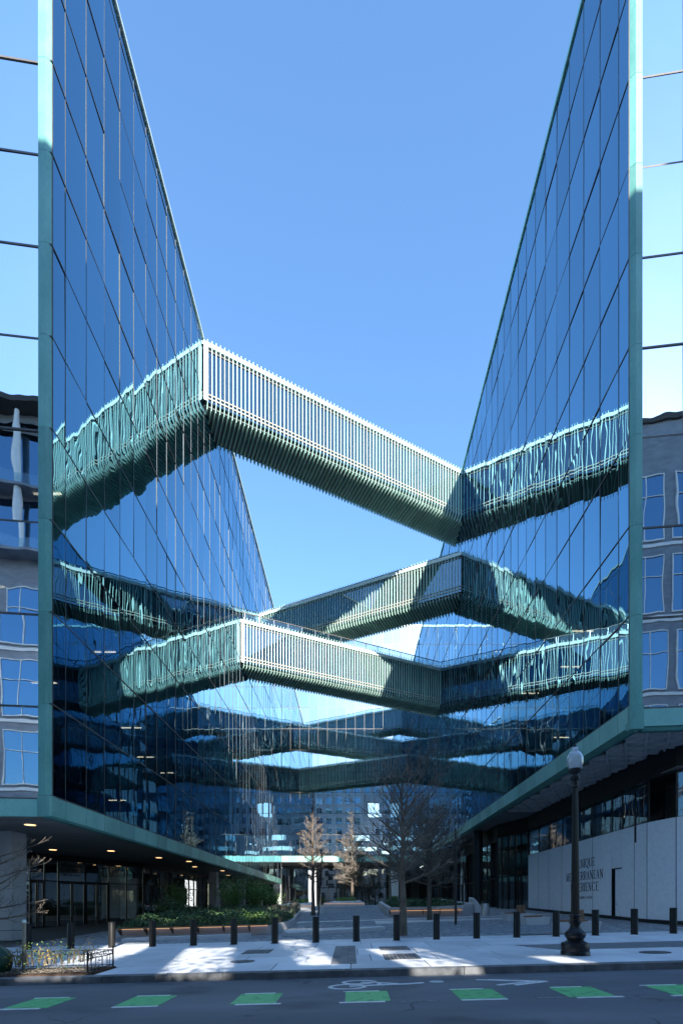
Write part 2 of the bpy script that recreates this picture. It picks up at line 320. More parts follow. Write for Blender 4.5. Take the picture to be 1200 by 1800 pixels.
# kerb of long granite stones
kerb = MB().prism([(-60, KY + .04), (60, KY + .04), (60, KY + .2), (-60, KY + .2)], lambda x, y: gz(x, KY) - .5, lambda x, y: gz(x, KY) - .03).build('kerb', 'slab_joint', kind='structure')
for i in range(-7, 8):
    x0 = -0.17 + i * 2.8; x1 = x0 + 2.785; b = MB()
    j = random.uniform(-.006, .006)
    b.hexa([(x0, KY + j, gz(x0, KY) - .4), (x1, KY + j, gz(x1, KY) - .4), (x1, KY + .22, gz(x1, KY) - .4), (x0, KY + .22, gz(x0, KY) - .4)],
           [(x0, KY + .012 + j, gz(x0, KY) - .012), (x1, KY + .012 + j, gz(x1, KY) - .012), (x1, KY + .22, gz(x1, KY) + .004), (x0, KY + .22, gz(x0, KY) + .004)])
    b.build('kerb_stone', 'granite', kerb)
# sidewalk
SY = [KY + .225, 12.68, 14.1, 15.6, 17.25, 18.9]
side = MB().prism([(-60, KY + .23), (60, KY + .23), (60, 19.0), (-60, 19.0)], lambda x, y: gz(x, y) - .5, lambda x, y: gz(x, y) - .03).build('sidewalk', 'slab_joint', kind='structure')
PIT = (-13.5, -6.1, KY + .225, 12.66)        # tree pit at the kerb, left
for r in range(5):
    off = (0, .55, 0.2, .7, .35)[r]; wd = (1.9, 1.75, 1.75, 1.9, 2.4)[r]
    k0 = int(-17 / wd); k1 = int(17 / wd)
    for k in range(k0, k1):
        x0 = k * wd + off; x1 = x0 + wd - .024; y0 = SY[r]; y1 = SY[r + 1] - .024
        if r < 1:
            if x1 > PIT[0] and x0 < PIT[1]:
                if x0 >= PIT[1] - .3: pass
                elif x1 > PIT[1] + .2: x0 = PIT[1] + .02
                else: continue
        e = random.uniform(-.002, .002)
        MB().prism([(x0, y0), (x1, y0), (x1, y1), (x0, y1)], lambda x, y: gz(x, y) - .08, lambda x, y: gz(x, y) + e).build('paving_slab', 'slab', side)
def inlay(name, mat, px0, px1, py0, py1, parent=side, lift=.006):
    def at(px, py):
        y = 14.0
        for _ in range(40): x = (px - VX) * y / F; y = .5 * y + .5 * F * (E - gz(x, y)) / (py - VY)
        return x, y
    xa, ya = at((px0 + px1) / 2, py1); xb, yb = at((px0 + px1) / 2, py0)
    hw = (px1 - px0) / 2 * ((ya + yb) / 2) / F; cx = (xa + xb) / 2
    return MB().prism([(cx - hw, ya), (cx + hw, ya), (cx + hw, yb), (cx - hw, yb)], lambda x, y: gz(x, y) - .02, lambda x, y: gz(x, y) + lift).build(name, mat, parent), (cx, hw, ya, yb)
# brick-like strip of small dark pavers, grilles and covers in the sidewalk
_, (cx, hw, ya, yb) = inlay('paver_strip_bed', 'slab_joint', 586, 625, 1664, 1695)
for r in range(14):
    for c in range(3):
        y0 = ya + (yb - ya) * r / 14; y1 = ya + (yb - ya) * (r + 1) / 14 - .012; x0 = cx - hw + 2 * hw * c / 3; x1 = x0 + 2 * hw / 3 - .012
        MB().prism([(x0, y0), (x1, y0), (x1, y1), (x0, y1)], lambda x, y: gz(x, y) - .01, lambda x, y: gz(x, y) + .012).build('paver', 'grate_pave', side)
for a in ((667, 718, 1664.5, 1671), (674, 735, 1677.5, 1687.5), (429, 477, 1670.5, 1677)):
    o, (cx, hw, ya, yb) = inlay('vent_grille', 'grate', *a)
    for k in range(9):
        x0 = cx - hw + 2 * hw * (k + .15) / 9; MB().prism([(x0, ya + .03), (x0 + hw / 9 * 1.1, ya + .03), (x0 + hw / 9 * 1.1, yb - .03), (x0, yb - .03)], lambda x, y: gz(x, y), lambda x, y: gz(x, y) + .014).build('grille_bar', 'grate_pave', o)
def cover(cx, cy_, rx, ry, name):
    pts = arc(cx, cy_, rx, ry, 0, 360, 28)[:-1]
    o = MB().prism(pts, lambda x, y: gz(x, y) - .02, lambda x, y: gz(x, y) + .008).build(name, 'grate', side)
    for k in range(-4, 5):
        h = ry * math.sqrt(max(0, 1 - (k / 5) ** 2)) * .85
        MB().prism([(cx + k * rx / 5 - .02, cy_ - h), (cx + k * rx / 5 + .02, cy_ - h), (cx + k * rx / 5 + .02, cy_ + h), (cx + k * rx / 5 - .02, cy_ + h)], lambda x, y: gz(x, y), lambda x, y: gz(x, y) + .016).build('cover_rib', 'grate_pave', o)
cover(-2.95, 13.15, .33, .28, 'drain_cover'); cover(8.1, 12.9, .40, .30, 'manhole_cover')
MB().prism([(6.0, 13.95), (16, 13.95), (16, 15.4), (5.2, 15.4)], lambda x, y: gz(x, y) - .02, lambda x, y: gz(x, y) + .008).build('dark_paver_band', 'grate_pave', side)
# plaza
pz = MB()
for (ya, yb) in ((18.9, 40), (40, 62), (62, 100)):
    pz.poly([(-40, ya, gz(-40, ya) - .02), (40, ya, gz(40, ya) - .02), (40, yb, gz(40, yb) - .02), (-40, yb, gz(-40, yb) - .02)])
plaza = pz.build('plaza', 'slab_joint', kind='structure')
st = MB(); y = 18.93; row = 0                # dark setts in staggered courses
def sett_ok(x, y): return not (x < -11.5 and y > 28) and abs(y - (30.5 + .12 * x)) > .55
while y < 62:
    dy = .20 if y < 32 else (.34 if y < 44 else .7); w = .32 if y < 32 else (.5 if y < 44 else 1.0)
    x = -13.5 + (row % 2) * w / 2
    while x < 14.0:
        if sett_ok(x, y):
            e = random.uniform(-.004, .006); a, b = x, x + w - .018; c, d = y, y + dy - .018
            st.v += [(a, c, gz(a, c) + e), (b, c, gz(b, c) + e), (b, d, gz(b, d) + e), (a, d, gz(a, d) + e), (a, c, gz(a, c) - .03), (b, c, gz(b, c) - .03), (b, d, gz(b, d) - .03), (a, d, gz(a, d) - .03)]
            n = len(st.v) - 8; st.f += [(n, n+1, n+2, n+3), (n+4, n+5, n+1, n), (n+5, n+6, n+2, n+1), (n+7, n+4, n, n+3)]
        x += w
    y += dy; row += 1
st.build('paving_setts', 'sett', plaza, kind='stuff')
for k in range(14):                          # pale granite band crossing the setts
    x0 = -13.4 + k * 1.95; x1 = x0 + 1.93
    f = lambda x: 30.5 + .12 * x
    MB().prism([(x0, f(x0) - .5), (x1, f(x1) - .5), (x1, f(x1) + .5), (x0, f(x0) + .5)], lambda x, y: gz(x, y) - .05, lambda x, y: gz(x, y) + .004).build('granite_band_slab', 'concrete', plaza)
for k in range(10):                          # paler triangle of slabs before the right planter
    x0 = 1.4 + k * .85; MB().prism([(x0, 26.8 + .16 * k), (x0 + .84, 26.9 + .17 * k), (x0 + .84, 29.6), (x0, 29.6)], lambda x, y: gz(x, y) - .05, lambda x, y: gz(x, y) + .009).build('granite_band_slab', 'concrete', plaza)

# ------------------------------------------------------------------ curtain walls
XL, XR = -11.5, 11.25
YL0, YL1, YR0, YB = 18.55, 79.7, 19.48, 80.0
ROOF = 44.0 + E
PANE_MESH = {}
def pane_mesh(w, h, mat, var):
    k = (round(w, 3), round(h, 3), mat, var)
    if k in PANE_MESH: return PANE_MESH[k]
    rnd = random.Random(hash((round(w, 2), var)) & 0xffff); nx, nz = 3, 4; b = MB()
    for j in range(nz + 1):
        for i in range(nx + 1):
            e = 0 if i in (0, nx) or j in (0, nz) else (rnd.uniform(-.0016, .0016) - .0008) * (.2 if mat == 'glass_back' else 1)
            b.v.append((w * i / nx, e, h * j / nz))
    for j in range(nz):
        for i in range(nx): a = j * (nx + 1) + i; b.f.append((a, a + 1, a + nx + 2, a + nx + 1))
    n = len(b.v); b.v += [(0, 0, 0), (w, 0, 0), (w, 0, h), (0, 0, h), (0, .02, 0), (w, .02, 0), (w, .02, h), (0, .02, h)]
    b.f += [(n+4, n+5, n+1, n), (n+5, n+6, n+2, n+1), (n+6, n+7, n+3, n+2), (n+7, n+4, n, n+3)]
    me = b.mesh('pane', mat, True); PANE_MESH[k] = me; return me
def facade_cells(O, u, us, zs, mat):
    """cells of a curtain wall: list of (matrix, w, h, mat)"""
    tl = .3 if mat == 'glass_back' else 1.0
    u = Vector(u).normalized(); up = Vector((0, 0, 1)); mY = up.cross(u); out = []
    for i in range(len(us) - 1):
        for j in range(len(zs) - 1):
            w = us[i + 1] - us[i] - .022; h = zs[j + 1] - zs[j] - .03
            p = Vector(O) + u * (us[i] + .011); p.z = zs[j] + .015
            rot = Matrix((u, mY, up)).transposed().to_4x4()
            tilt = Matrix.Rotation(random.gauss(0, R(.12 * tl)), 4, 'X') @ Matrix.Rotation(random.gauss(0, R(.25 * tl)), 4, 'Z')
            out.append((Matrix.Translation(p) @ rot @ tilt, w, h, mat))
    return out
def share(c):
    mt, w, h, _ = c; xs, ys = [], []
    for q in ((0, 0, 0), (w, 0, 0), (w, 0, h), (0, 0, h)):
        p = mt @ Vector(q)
        if p.y < 1: return 0
        a, b = proj(p); xs.append(min(max(a, 0), 1200)); ys.append(min(max(b, 0), 1800))
    return (max(xs) - min(xs)) * (max(ys) - min(ys))
def build_panes(parent, cells, limit=300, name='pane'):
    cells = sorted(cells, key=share, reverse=True)
    for i, c in enumerate(cells[:limit]): inst(name, pane_mesh(c[1], c[2], c[3], i % 6), parent, c[0])
    by = {}
    for i, c in enumerate(cells[limit:]): by.setdefault(c[3], []).append((i, c))
    for mat, lst in by.items():
        b = MB()
        for i, c in lst:
            me = pane_mesh(c[1], c[2], c[3], i % 6); n = len(b.v)
            b.v += [tuple(c[0] @ v.co) for v in me.vertices]; b.f += [tuple(n + k for k in p.vertices) for p in me.polygons]
        b.build('remaining_panes', mat, parent, True, kind='stuff')
def mullions(parent, O, u, us, zs, top, vw=.024, hw=.05, proud=.013, mat='mullion'):
    u = Vector(u).normalized(); n = u.cross(Vector((0, 0, 1))); O = Vector(O)
    for d in us:
        a = O + u * d; a.z = zs[0]; b = a.copy(); b.z = top
        MB().bar(a - n * .06, b - n * .06, u * vw / 2, n * (.06 + proud)).build('mullion', mat, parent)
    for z in zs:
        a = O.copy(); a.z = z; b = O + u * us[-1]; b.z = z
        MB().bar(a - n * .06, b - n * .06, n * (.06 + proud * 1.5), Vector((0, 0, hw / 2))).build('transom', mat, parent)
def steps(a, b, w):
    n = max(1, round((b - a) / w)); return [a + (b - a) * i / n for i in range(n + 1)]
def slabs(parent, poly, zs, core_poly):
    for z in zs:
        MB().prism(poly, z - .42, z - .10).build('floor_slab', 'ceiling', parent)
    MB().prism(core_poly, zs[0], ROOF - .4).build('core_wall', 'interior', parent)

# ------------------------------------------------------------------ left tower
lt = thing('glass_tower', 'left glass tower with green copper trim and low entrance overhang', 'building', (-25, 48, gz(-25, 48)), 'pair of glass towers')
LH = 3.535; LZ0 = 4.17 + E
lz = [LZ0 + LH * k for k in range(12)] + [ROOF - .12]
lz = [z for z in lz if z < ROOF - .4] + [ROOF - .12]
lu = [.07] + [0.9 + 1.53 * k for k in range(38)]; lu = [d for d in lu if d < YL1 - YL0 - .6] + [YL1 - YL0]
cells = facade_cells((XL, YL0 + .02, 0), (0, 1, 0), lu, lz, 'glass')
mullions(lt, (XL, YL0 + .02, 0), (0, 1, 0), lu, lz, ROOF - .1)
TH = R(6); LS0 = Vector((XL - .47, YL0 + .02, 0)); ul = Vector((math.cos(TH), math.sin(TH), 0))   # street face, turned slightly towards the court
lsu = [1.55 * k for k in range(9)]
LSO = LS0 - ul * lsu[-1]
cells += facade_cells(LSO, ul, lsu, [z - .12 for z in lz[:-1]] + [ROOF - .12], 'glass_street')
mullions(lt, LSO, ul, lsu, [z - .12 for z in lz[:-1]] + [ROOF - .12], ROOF - .1, mat='mullion', hw=.07)
build_panes(lt, cells)
for a, b in zip(lz[:-1], lz[1:]):            # copper corner cover, one folded sheet per storey
    b_ = MB(); x0, x1 = XL - .47, XL - .02
    b_.prism([(x0, YL0 - .05), (x1 - .17, YL0 - .05), (x1, YL0 + .06), (x1, YL0 + .08), (x0, YL0 + .08)], a + .008, b - .008); b_.build('corner_cover', 'patina_trim', lt)
lfp = lu[::1]
lu[0] = 0
for i in range(len(lu) - 1):                 # copper fascia panels under the glass
    a, b = YL0 + lu[i] + .018, YL0 + lu[i + 1] - .018
    MB().hexa([(XL - .3, a, 3.40 + E), (XL + .02, a, 3.40 + E), (XL + .02, b, 3.40 + E), (XL - .3, b, 3.40 + E)], [(XL - .3, a, LZ0 - .05), (XL + .06, a, LZ0 - .05), (XL + .06, b, LZ0 - .05), (XL - .3, b, LZ0 - .05)]).build('fascia_panel', 'patina', lt)
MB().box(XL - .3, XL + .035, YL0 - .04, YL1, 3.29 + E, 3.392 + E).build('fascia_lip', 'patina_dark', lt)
for i in range(len(lsu) - 1):
    a = LSO + ul * (lsu[i] + .008); b = LSO + ul * (lsu[i + 1] - .008); n = Vector((ul.y, -ul.x, 0))
    MB().prism([(a.x + n.x * .05, a.y + n.y * .05), (b.x + n.x * .05, b.y + n.y * .05), (b.x - n.x * .2, b.y - n.y * .2), (a.x - n.x * .2, a.y - n.y * .2)], 3.36 + E, LZ0 - .15).build('fascia_panel', 'patina', lt)
MB().prism([(XL - .5, YL0 - .06), (XL - .03, YL0 - .06), (XL + .03, YL0 + .01), (XL + .03, YL0 + .3), (XL - .5, YL0 + .3)], 3.36 + E, LZ0 - .01).build('corner_cover', 'patina_trim', lt)
LP = [(XL - .06, YL0 + .35), (XL - .06, YL1 - .2), (XL - 16, YL1 - .2), (XL - 16, YL0 + .35)]
LPr = LP[::-1]
slabs(lt, LPr, lz[:-1], [(XL - 15, YL0 + 8), (XL - 7, YL0 + 8), (XL - 7, YL1 - 6), (XL - 15, YL1 - 6)])
MB().prism([(XL - 16, YL0 - 1.3), (XL - .5, YL0 + .1), (XL - .05, YL0 + .1), (XL - .05, YL1), (XL - 16, YL1)], 3.32 + E, 3.42 + E).build('soffit', 'soffit', lt)
MB().prism([(XL - 16, YL0 - .3), (XL - .3, YL0 + .3), (XL - .3, YL1 - .3), (XL - 16, YL1 - .3)], ROOF - .3, ROOF - .15).build('roof', 'interior', lt)
MB().box(XL - .3, XL + .10, YL0 + .3, YL1 + .05, ROOF - .16, ROOF + .06).build('roof_coping', 'coping', lt)
MB().prism([(LSO.x, LSO.y - .05), (LS0.x + .5, LS0.y - .07), (LS0.x + .5, LS0.y + .3), (LSO.x, LSO.y + .3)], ROOF - .10, ROOF + .015).build('roof_coping', 'coping', lt)
for k in range(9):                          # a few lit office lamps behind the glass
    fl = random.choice((0, 0, 0, 1, 1, 2, 3, 4)); y = YL0 + random.uniform(2, 22); x = XL - random.uniform(1.5, 5)
    z = lz[fl + 1] - .46; MB().box(x - .6, x + .6, y - .05, y + .05, z, z + .03).build('ceiling_lamp', 'tube', lt)
# downlights under the overhang
for (px, py) in ((53, 1450), (93, 1494), (195, 1496), (279, 1508), (332, 1514.5), (342, 1524), (391, 1531), (401, 1539)):
    y = F * 3.32 / (VY - py); x = (px - VX) * y / F
    o = MB().lathe((x, y, 3.30 + E), [(.0, 0), (.21, 0), (.21, .03)], 20).build('downlight', 'downlight', lt)
    MB().lathe((x, y, 3.30 + E), [(.215, 0.006), (.26, 0.008), (.26, .02), (.215, .02)], 20).build('downlight_ring', 'steel', o)
# ground-floor shopfront of the left tower
def seg_px(A, B, px):
    k = (px - VX) / F; (ax, ay), (bx_, by_) = A, B
    t = (k * ay - ax) / ((bx_ - ax) - k * (by_ - ay)); return (ax + (bx_ - ax) * t, ay + (by_ - ay) * t)
def shopfront(parent, pts, zb, zt, transom=None, mat='glass_store', doors=(), vw=.07):
    for i, (A, B) in enumerate(zip(pts[:-1], pts[1:])):
        A3, B3 = Vector((*A, 0)), Vector((*B, 0)); u = (B3 - A3).normalized(); n = u.cross(Vector((0, 0, 1))); L = (B3 - A3).length
        g = min(gz(*A), gz(*B)) if zb is None else zb
        rows = [g + .12, zt] if transom is None else [g + .12, transom, zt]
        for r in range(len(rows) - 1):
            for c in facade_cells(A3, u, [vw / 2, L - vw / 2], [rows[r] + .03, rows[r + 1] - .03], mat):
                if i in doors and r == 0: continue
                inst('shop_pane', pane_mesh(c[1], c[2], c[3], i % 6), parent, c[0])
        MB().bar(Vector((A[0], A[1], g - .3)), Vector((A[0], A[1], zt)), u * vw / 2, n * .06).build('mullion', 'black_metal', parent)
        for z, hh in [(rows[k], .035 if k else .06) for k in range(len(rows))]:
            a, b = A3 + u * vw / 2, B3 - u * vw / 2; a.z = b.z = z
            MB().bar(a, b, n * .05, Vector((0, 0, hh))).build('transom', 'black_metal', parent)
        if i in doors:                       # a pair of glazed doors
            for s in (0, 1):
                w = (L - vw) / 2; a = A3 + u * (vw / 2 + s * w + .01); b = A3 + u * (vw / 2 + (s + 1) * w - .01); d = None
                fr = MB(); top = rows[1] - .04; z0 = rows[0] - .08
                for (p, q) in ((a + u * .04, a + u * .04), (b - u * .04, b - u * .04)):
                    fr.bar(Vector((p.x, p.y, z0)), Vector((q.x, q.y, top)), u * .04, n * .025)
                for z in (z0 + .1, top - .05): fr.bar(Vector((a.x + u.x * .08, a.y + u.y * .08, z)), Vector((b.x - u.x * .08, b.y - u.y * .08, z)), n * .025, Vector((0, 0, .05)))
                d = fr.build('door', 'black_metal', parent)
                cc = facade_cells(a, u, [.08, (b - a).length - .08], [z0 + .15, top - .1], mat)[0]; inst('door_pane', pane_mesh(cc[1], cc[2], mat, 1), d, cc[0])
                h = (b - u * .14 if s == 0 else a + u * .14) + n * .09
                MB().tube([(h.x, h.y, z0 + .75), (h.x, h.y, z0 + 1.5)], .016, 8).build('handle', 'steel', d)
A0, A1, A2, A3_ = (-26.0, 29.6), (-20.6, 31.0), (-16.6, 38.6), (-16.9, 76.8)
ptsL = [A0, seg_px(A0, A1, 22)] if False else [A0]
ptsL += [A1] + [seg_px(A1, A2, px) for px in (78, 102, 150, 191, 222)] + [A2] + [(-16.6 - .3 * k / 24, 38.6 + 38.2 * k / 24) for k in range(1, 25)]
shopfront(lt, ptsL, -.15, 2.95 + E, 1.54 + E, doors=(1, 3, 4))
hd = MB()
for A, B in ((A0, A1), (A1, A2), (A2, A3_)):
    a, b = Vector((*A, 3.14 + E)), Vector((*B, 3.14 + E)); u = (b - a).normalized(); n = u.cross(Vector((0, 0, 1)))
    MB().bar(a, b, n * .07, Vector((0, 0, .178))).build('header', 'dark_wall', lt)
MB().prism([(-30, 45), (-22.5, 45), (-22.5, 76), (-30, 76)], -1, 3.3 + E).build('lobby_wall', 'interior', lt)
MB().prism([(-30, 40), (-26, 40), (-26, 45), (-30, 45)], -1, 3.3 + E).build('lobby_wall', 'interior_dark', lt)
MB().prism([(-30, 28), (-16.7, 39), (-17, 77), (-30, 77)], -.6, -.17).build('lobby_floor', 'interior', lt)
MB().prism([(-19.6, 41), (-18.2, 41), (-18.2, 41.4), (-19.6, 41.4)], -.17, 2.2 + E).build('lobby_screen', 'interior_white', lt)
MB().prism([(-22.2, 43), (-20.6, 43), (-20.6, 43.3), (-22.2, 43.3)], -.17, 2.4 + E).build('lobby_screen', 'interior_white', lt)
for k in range(10):
    x, y = random.uniform(-22, -18.5), random.uniform(35, 60); MB().lathe((x, y, 3.28 + E), [(0, 0), (.1, 0), (.1, .02)], 12).build('lobby_lamp', 'downlight', lt)
# clad columns under the overhang
for (x, y, w) in ((-15.95, 22.3, 1.0),):
    for k, (a, b) in enumerate(((-w / 2, .08), (.09, w / 2))):
        MB().box(x + a * 1.3, x + b * 1.3, y - .5, y + .5, gz(x, y) - .05 if False else gz(x, y) + .02, 3.31 + E).build('column_cladding', 'concrete', lt)
for y in (50, 63, 75): MB().box(-14.6, -13.8, y - .4, y + .4, gz(-14, y) - .3, 3.31 + E).build('column', 'concrete', lt)
def text_mesh(body, size, mat):
    cu = bpy.data.curves.new('lettering', 'FONT'); cu.body = body; cu.size = size; cu.extrude = .004; cu.resolution_u = 3
    tmp = bpy.data.objects.new('lettering_tmp', cu); COL.objects.link(tmp); bpy.context.view_layer.update()
    me = bpy.data.meshes.new_from_object(tmp.evaluated_get(bpy.context.evaluated_depsgraph_get())); bpy.data.objects.remove(tmp)
    me.materials.clear(); me.materials.append(M[mat]); return me
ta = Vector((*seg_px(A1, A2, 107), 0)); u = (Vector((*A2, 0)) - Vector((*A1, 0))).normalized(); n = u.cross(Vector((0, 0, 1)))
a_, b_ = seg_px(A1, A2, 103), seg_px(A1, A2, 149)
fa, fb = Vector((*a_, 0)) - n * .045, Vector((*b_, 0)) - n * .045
MB().prism([(fa.x, fa.y), (fb.x, fb.y), (fb.x - n.x * .02, fb.y - n.y * .02), (fa.x - n.x * .02, fa.y - n.y * .02)], 1.6 + E, 2.93 + E).build('pale_backing', 'frame_white', lt)  # pale panel added behind the lettering in place of a bright reflection
for body, size, z in (('Midtown', .44, 2.53), ('Center', .44, 2.20), ('1100 15th Street', .20, 1.95)):
    me = text_mesh(body, size, 'letter'); up = Vector((0, 0, 1))
    rot = Matrix((u, up, n)).transposed().to_4x4(); p = ta + n * .02; p.z = z + E
    inst('lettering', me, lt, Matrix.Translation(p) @ rot)

# ------------------------------------------------------------------ right tower
rt = thing('glass_tower', 'right glass tower with high coffered overhang and white hoarding below', 'building', (25, 48, gz(25, 48)), 'pair of glass towers')
RHH = 3.634; RZ0 = 8.02 + E
rzs = [RZ0 + RHH * k for k in range(12)]; rzs = [z for z in rzs if z < ROOF - .4] + [ROOF - .12]
ru = [0] + [0.75 + 1.53 * k for k in range(60)]; RL = YB - .3 - YR0 - .1
ru = [d for d in ru if d < RL - .6] + [RL]; ru = [RL - d for d in ru[::-1]]
RO = (XR, YR0 + .12 + RL, 0)
cells = facade_cells(RO, (0, -1, 0), ru, rzs, 'glass')
mullions(rt, RO, (0, -1, 0), ru, rzs, ROOF - .1)
ur = Vector((math.cos(TH), -math.sin(TH), 0)); RS0 = Vector((XR + .45, YR0 + .02, 0)); rsu = [1.58 * k for k in range(9)]
cells += facade_cells(RS0, ur, rsu, [z - .12 for z in rzs[:-1]] + [ROOF - .12], 'glass_street')
mullions(rt, RS0, ur, rsu, [z - .12 for z in rzs[:-1]] + [ROOF - .12], ROOF - .1, hw=.07)
build_panes(rt, cells)
for a, b in zip(rzs[:-1], rzs[1:]):
    x0, x1 = XR + .45, XR + .02
    MB().prism([(x1, YR0 + .12), (x1, YR0 + .10), (x1 + .17, YR0 - .05), (x0, YR0 - .05), (x0, YR0 + .12)], a + .008, b - .008).build('corner_cover', 'patina_trim', rt)
MB().prism([(XR - .03, YR0 + .3), (XR - .03, YR0 + .01), (XR + .05, YR0 - .07), (XR + .5, YR0 - .07), (XR + .5, YR0 + .3)], 7.05 + E, RZ0 - .01).build('corner_cover', 'patina_trim', rt)
for i in range(len(ru) - 1):
    a, b = RO[1] - ru[i + 1] + .018, RO[1] - ru[i] - .018
    MB().hexa([(XR - .02, a, 7.16 + E), (XR + .3, a, 7.16 + E), (XR + .3, b, 7.16 + E), (XR - .02, b, 7.16 + E)], [(XR - .06, a, RZ0 - .05), (XR + .3, a, RZ0 - .05), (XR + .3, b, RZ0 - .05), (XR - .06, b, RZ0 - .05)]).build('fascia_panel', 'patina', rt)
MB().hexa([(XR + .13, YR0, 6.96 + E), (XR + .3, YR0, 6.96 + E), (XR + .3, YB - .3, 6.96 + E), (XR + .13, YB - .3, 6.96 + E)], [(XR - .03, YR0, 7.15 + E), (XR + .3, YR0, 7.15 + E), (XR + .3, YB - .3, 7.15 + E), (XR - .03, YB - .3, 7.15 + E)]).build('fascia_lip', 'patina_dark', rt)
for i in range(len(rsu) - 1):
    a = RS0 + ur * (rsu[i] + .008); b = RS0 + ur * (rsu[i + 1] - .008); n = Vector((ur.y, -ur.x, 0))
    MB().prism([(a.x + n.x * .05, a.y + n.y * .05), (b.x + n.x * .05, b.y + n.y * .05), (b.x - n.x * .2, b.y - n.y * .2), (a.x - n.x * .2, a.y - n.y * .2)], 7.16 + E, RZ0 - .16).build('fascia_panel', 'patina', rt)
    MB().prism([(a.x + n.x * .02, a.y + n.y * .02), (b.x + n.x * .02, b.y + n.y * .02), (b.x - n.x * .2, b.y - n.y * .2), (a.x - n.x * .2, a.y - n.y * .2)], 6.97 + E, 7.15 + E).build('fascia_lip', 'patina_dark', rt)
slabs(rt, [(XR + .06, YR0 + .35), (XR + 16, YR0 + .35), (XR + 16, YB - 1), (XR + .06, YB - 1)], rzs[:-1], [(XR + 7, YR0 + 8), (XR + 15, YR0 + 8), (XR + 15, YB - 6), (XR + 7, YB - 6)])
MB().prism([(XR + .05, YR0 + .1), (XR + .5, YR0 + .1), (XR + 16, YR0 - 1.2), (XR + 16, YB), (XR + .05, YB)], 7.58 + E, 7.66 + E).build('soffit', 'soffit', rt)
MB().box(XR + .3, XR + 16, YR0 + .3, YB - .3, ROOF - .3, ROOF - .15).build('roof', 'interior', rt)
MB().box(XR - .08, XR + .3, YR0 + .3, YB - .31, ROOF - .16, ROOF + .06).build('roof_coping', 'patina', rt)
MB().prism([(RS0.x - .5, RS0.y - .07), (RS0.x + ur.x * 12.6, RS0.y + ur.y * 12.6 - .05), (RS0.x + ur.x * 12.6, RS0.y + .3), (RS0.x - .5, RS0.y + .3)], ROOF - .10, ROOF + .015).build('roof_coping', 'coping', rt)
for k in range(8):
    fl = random.choice((0, 0, 1, 1, 2, 3, 4)); y = YR0 + random.uniform(2, 26); x = XR + random.uniform(1.2, 5)
    z = rzs[fl + 1] - .46; MB().box(x - .6, x + .6, y - .05, y + .05, z, z + .03).build('ceiling_lamp', 'tube', rt)
# triangular coffers of the high soffit (pyramids sunk into the ceiling)
S = .92; HT = S * math.sqrt(3) / 2; zc = 7.08 + E; cof = {}
def coffer(up):
    if up in cof: return cof[up]
    t = [(0, 0), (S, 0), (S / 2, HT)] if up else [(S / 2, 0), (S, HT), (0, HT)]
    cx, cyy = sum(p[0] for p in t) / 3, sum(p[1] for p in t) / 3
    inn = [(cx + (p[0] - cx) * .80, cyy + (p[1] - cyy) * .80) for p in t]; b = MB()
    b.v = [(x, y, 0) for x, y in t] + [(x, y, 0) for x, y in inn] + [(cx + .05, cyy + .05, .50)]
    b.f = [(0, 3, 4, 1), (1, 4, 5, 2), (2, 5, 3, 0), (3, 6, 4), (4, 6, 5), (5, 6, 3)]
    cof[up] = b.mesh('soffit_coffer', 'coffer'); return cof[up]
cand = []
for r in range(0, 22):
    for c in range(0, 9):
        for up in (True, False):
            x = XR + .32 + c * S + (0 if up else S / 2) + (r % 2) * S / 2 - S / 2; y = YR0 + .15 + r * HT
            if x < XR + .3 or x > XR + 6.2: continue
            if y > YR0 + 1.8 and x > XR + 3.0: continue
            cand.append((y, x, up))
for (y, x, up) in sorted(cand)[:290]: inst('soffit_coffer', coffer(up), rt, Matrix.Translation((x, y, zc)))
MB().box(XR + .31, XR + 3.0, YR0 + .15 + 22 * HT, YB - .4, zc - .02, zc + .1).build('soffit_board', 'soffit', rt)
for (px, py) in ((848, 1467), (818, 1485), (808, 1497)):
    y = F * 7.05 / (VY - py); x = (px - VX) * y / F
    MB().lathe((x, y, 7.03 + E), [(.0, 0), (.3, 0), (.3, .03)], 20).build('downlight', 'downlight', rt)
# white printed hoarding along the shopfront, curving round towards the street
HX = 14.3; RAD = 3.0; HY0 = 23.4
hp = [(HX, F * HX / (px - VX)) for px in (928, 945.6, 964, 987, 1013, 1041, 1074, 1092, 1114.5)] + [(HX, HY0)]
hp += [(HX + RAD - RAD * math.cos(R(a)), HY0 - RAD * math.sin(R(a))) for a in (30, 60, 90)] + [(HX + RAD + 2 * k, HY0 - RAD) for k in range(1, 4)]
HT_, GT = 3.95 + E, 6.02 + E
def lerp2(A, B, t): return (A[0] + (B[0] - A[0]) * t, A[1] + (B[1] - A[1]) * t)
def wall_strip(name, A, B, z0, z1, mat, th=.03, gap=.008, parent=rt, out=0.0):
    a, b = Vector((*A, 0)), Vector((*B, 0)); u = (b - a).normalized(); n = u.cross(Vector((0, 0, 1))); a = a + u * gap + n * out; b = b - u * gap + n * out
    return MB().prism([(a.x, a.y), (b.x, b.y), (b.x - n.x * th, b.y - n.y * th), (a.x - n.x * th, a.y - n.y * th)], z0, z1).build(name, mat, parent)
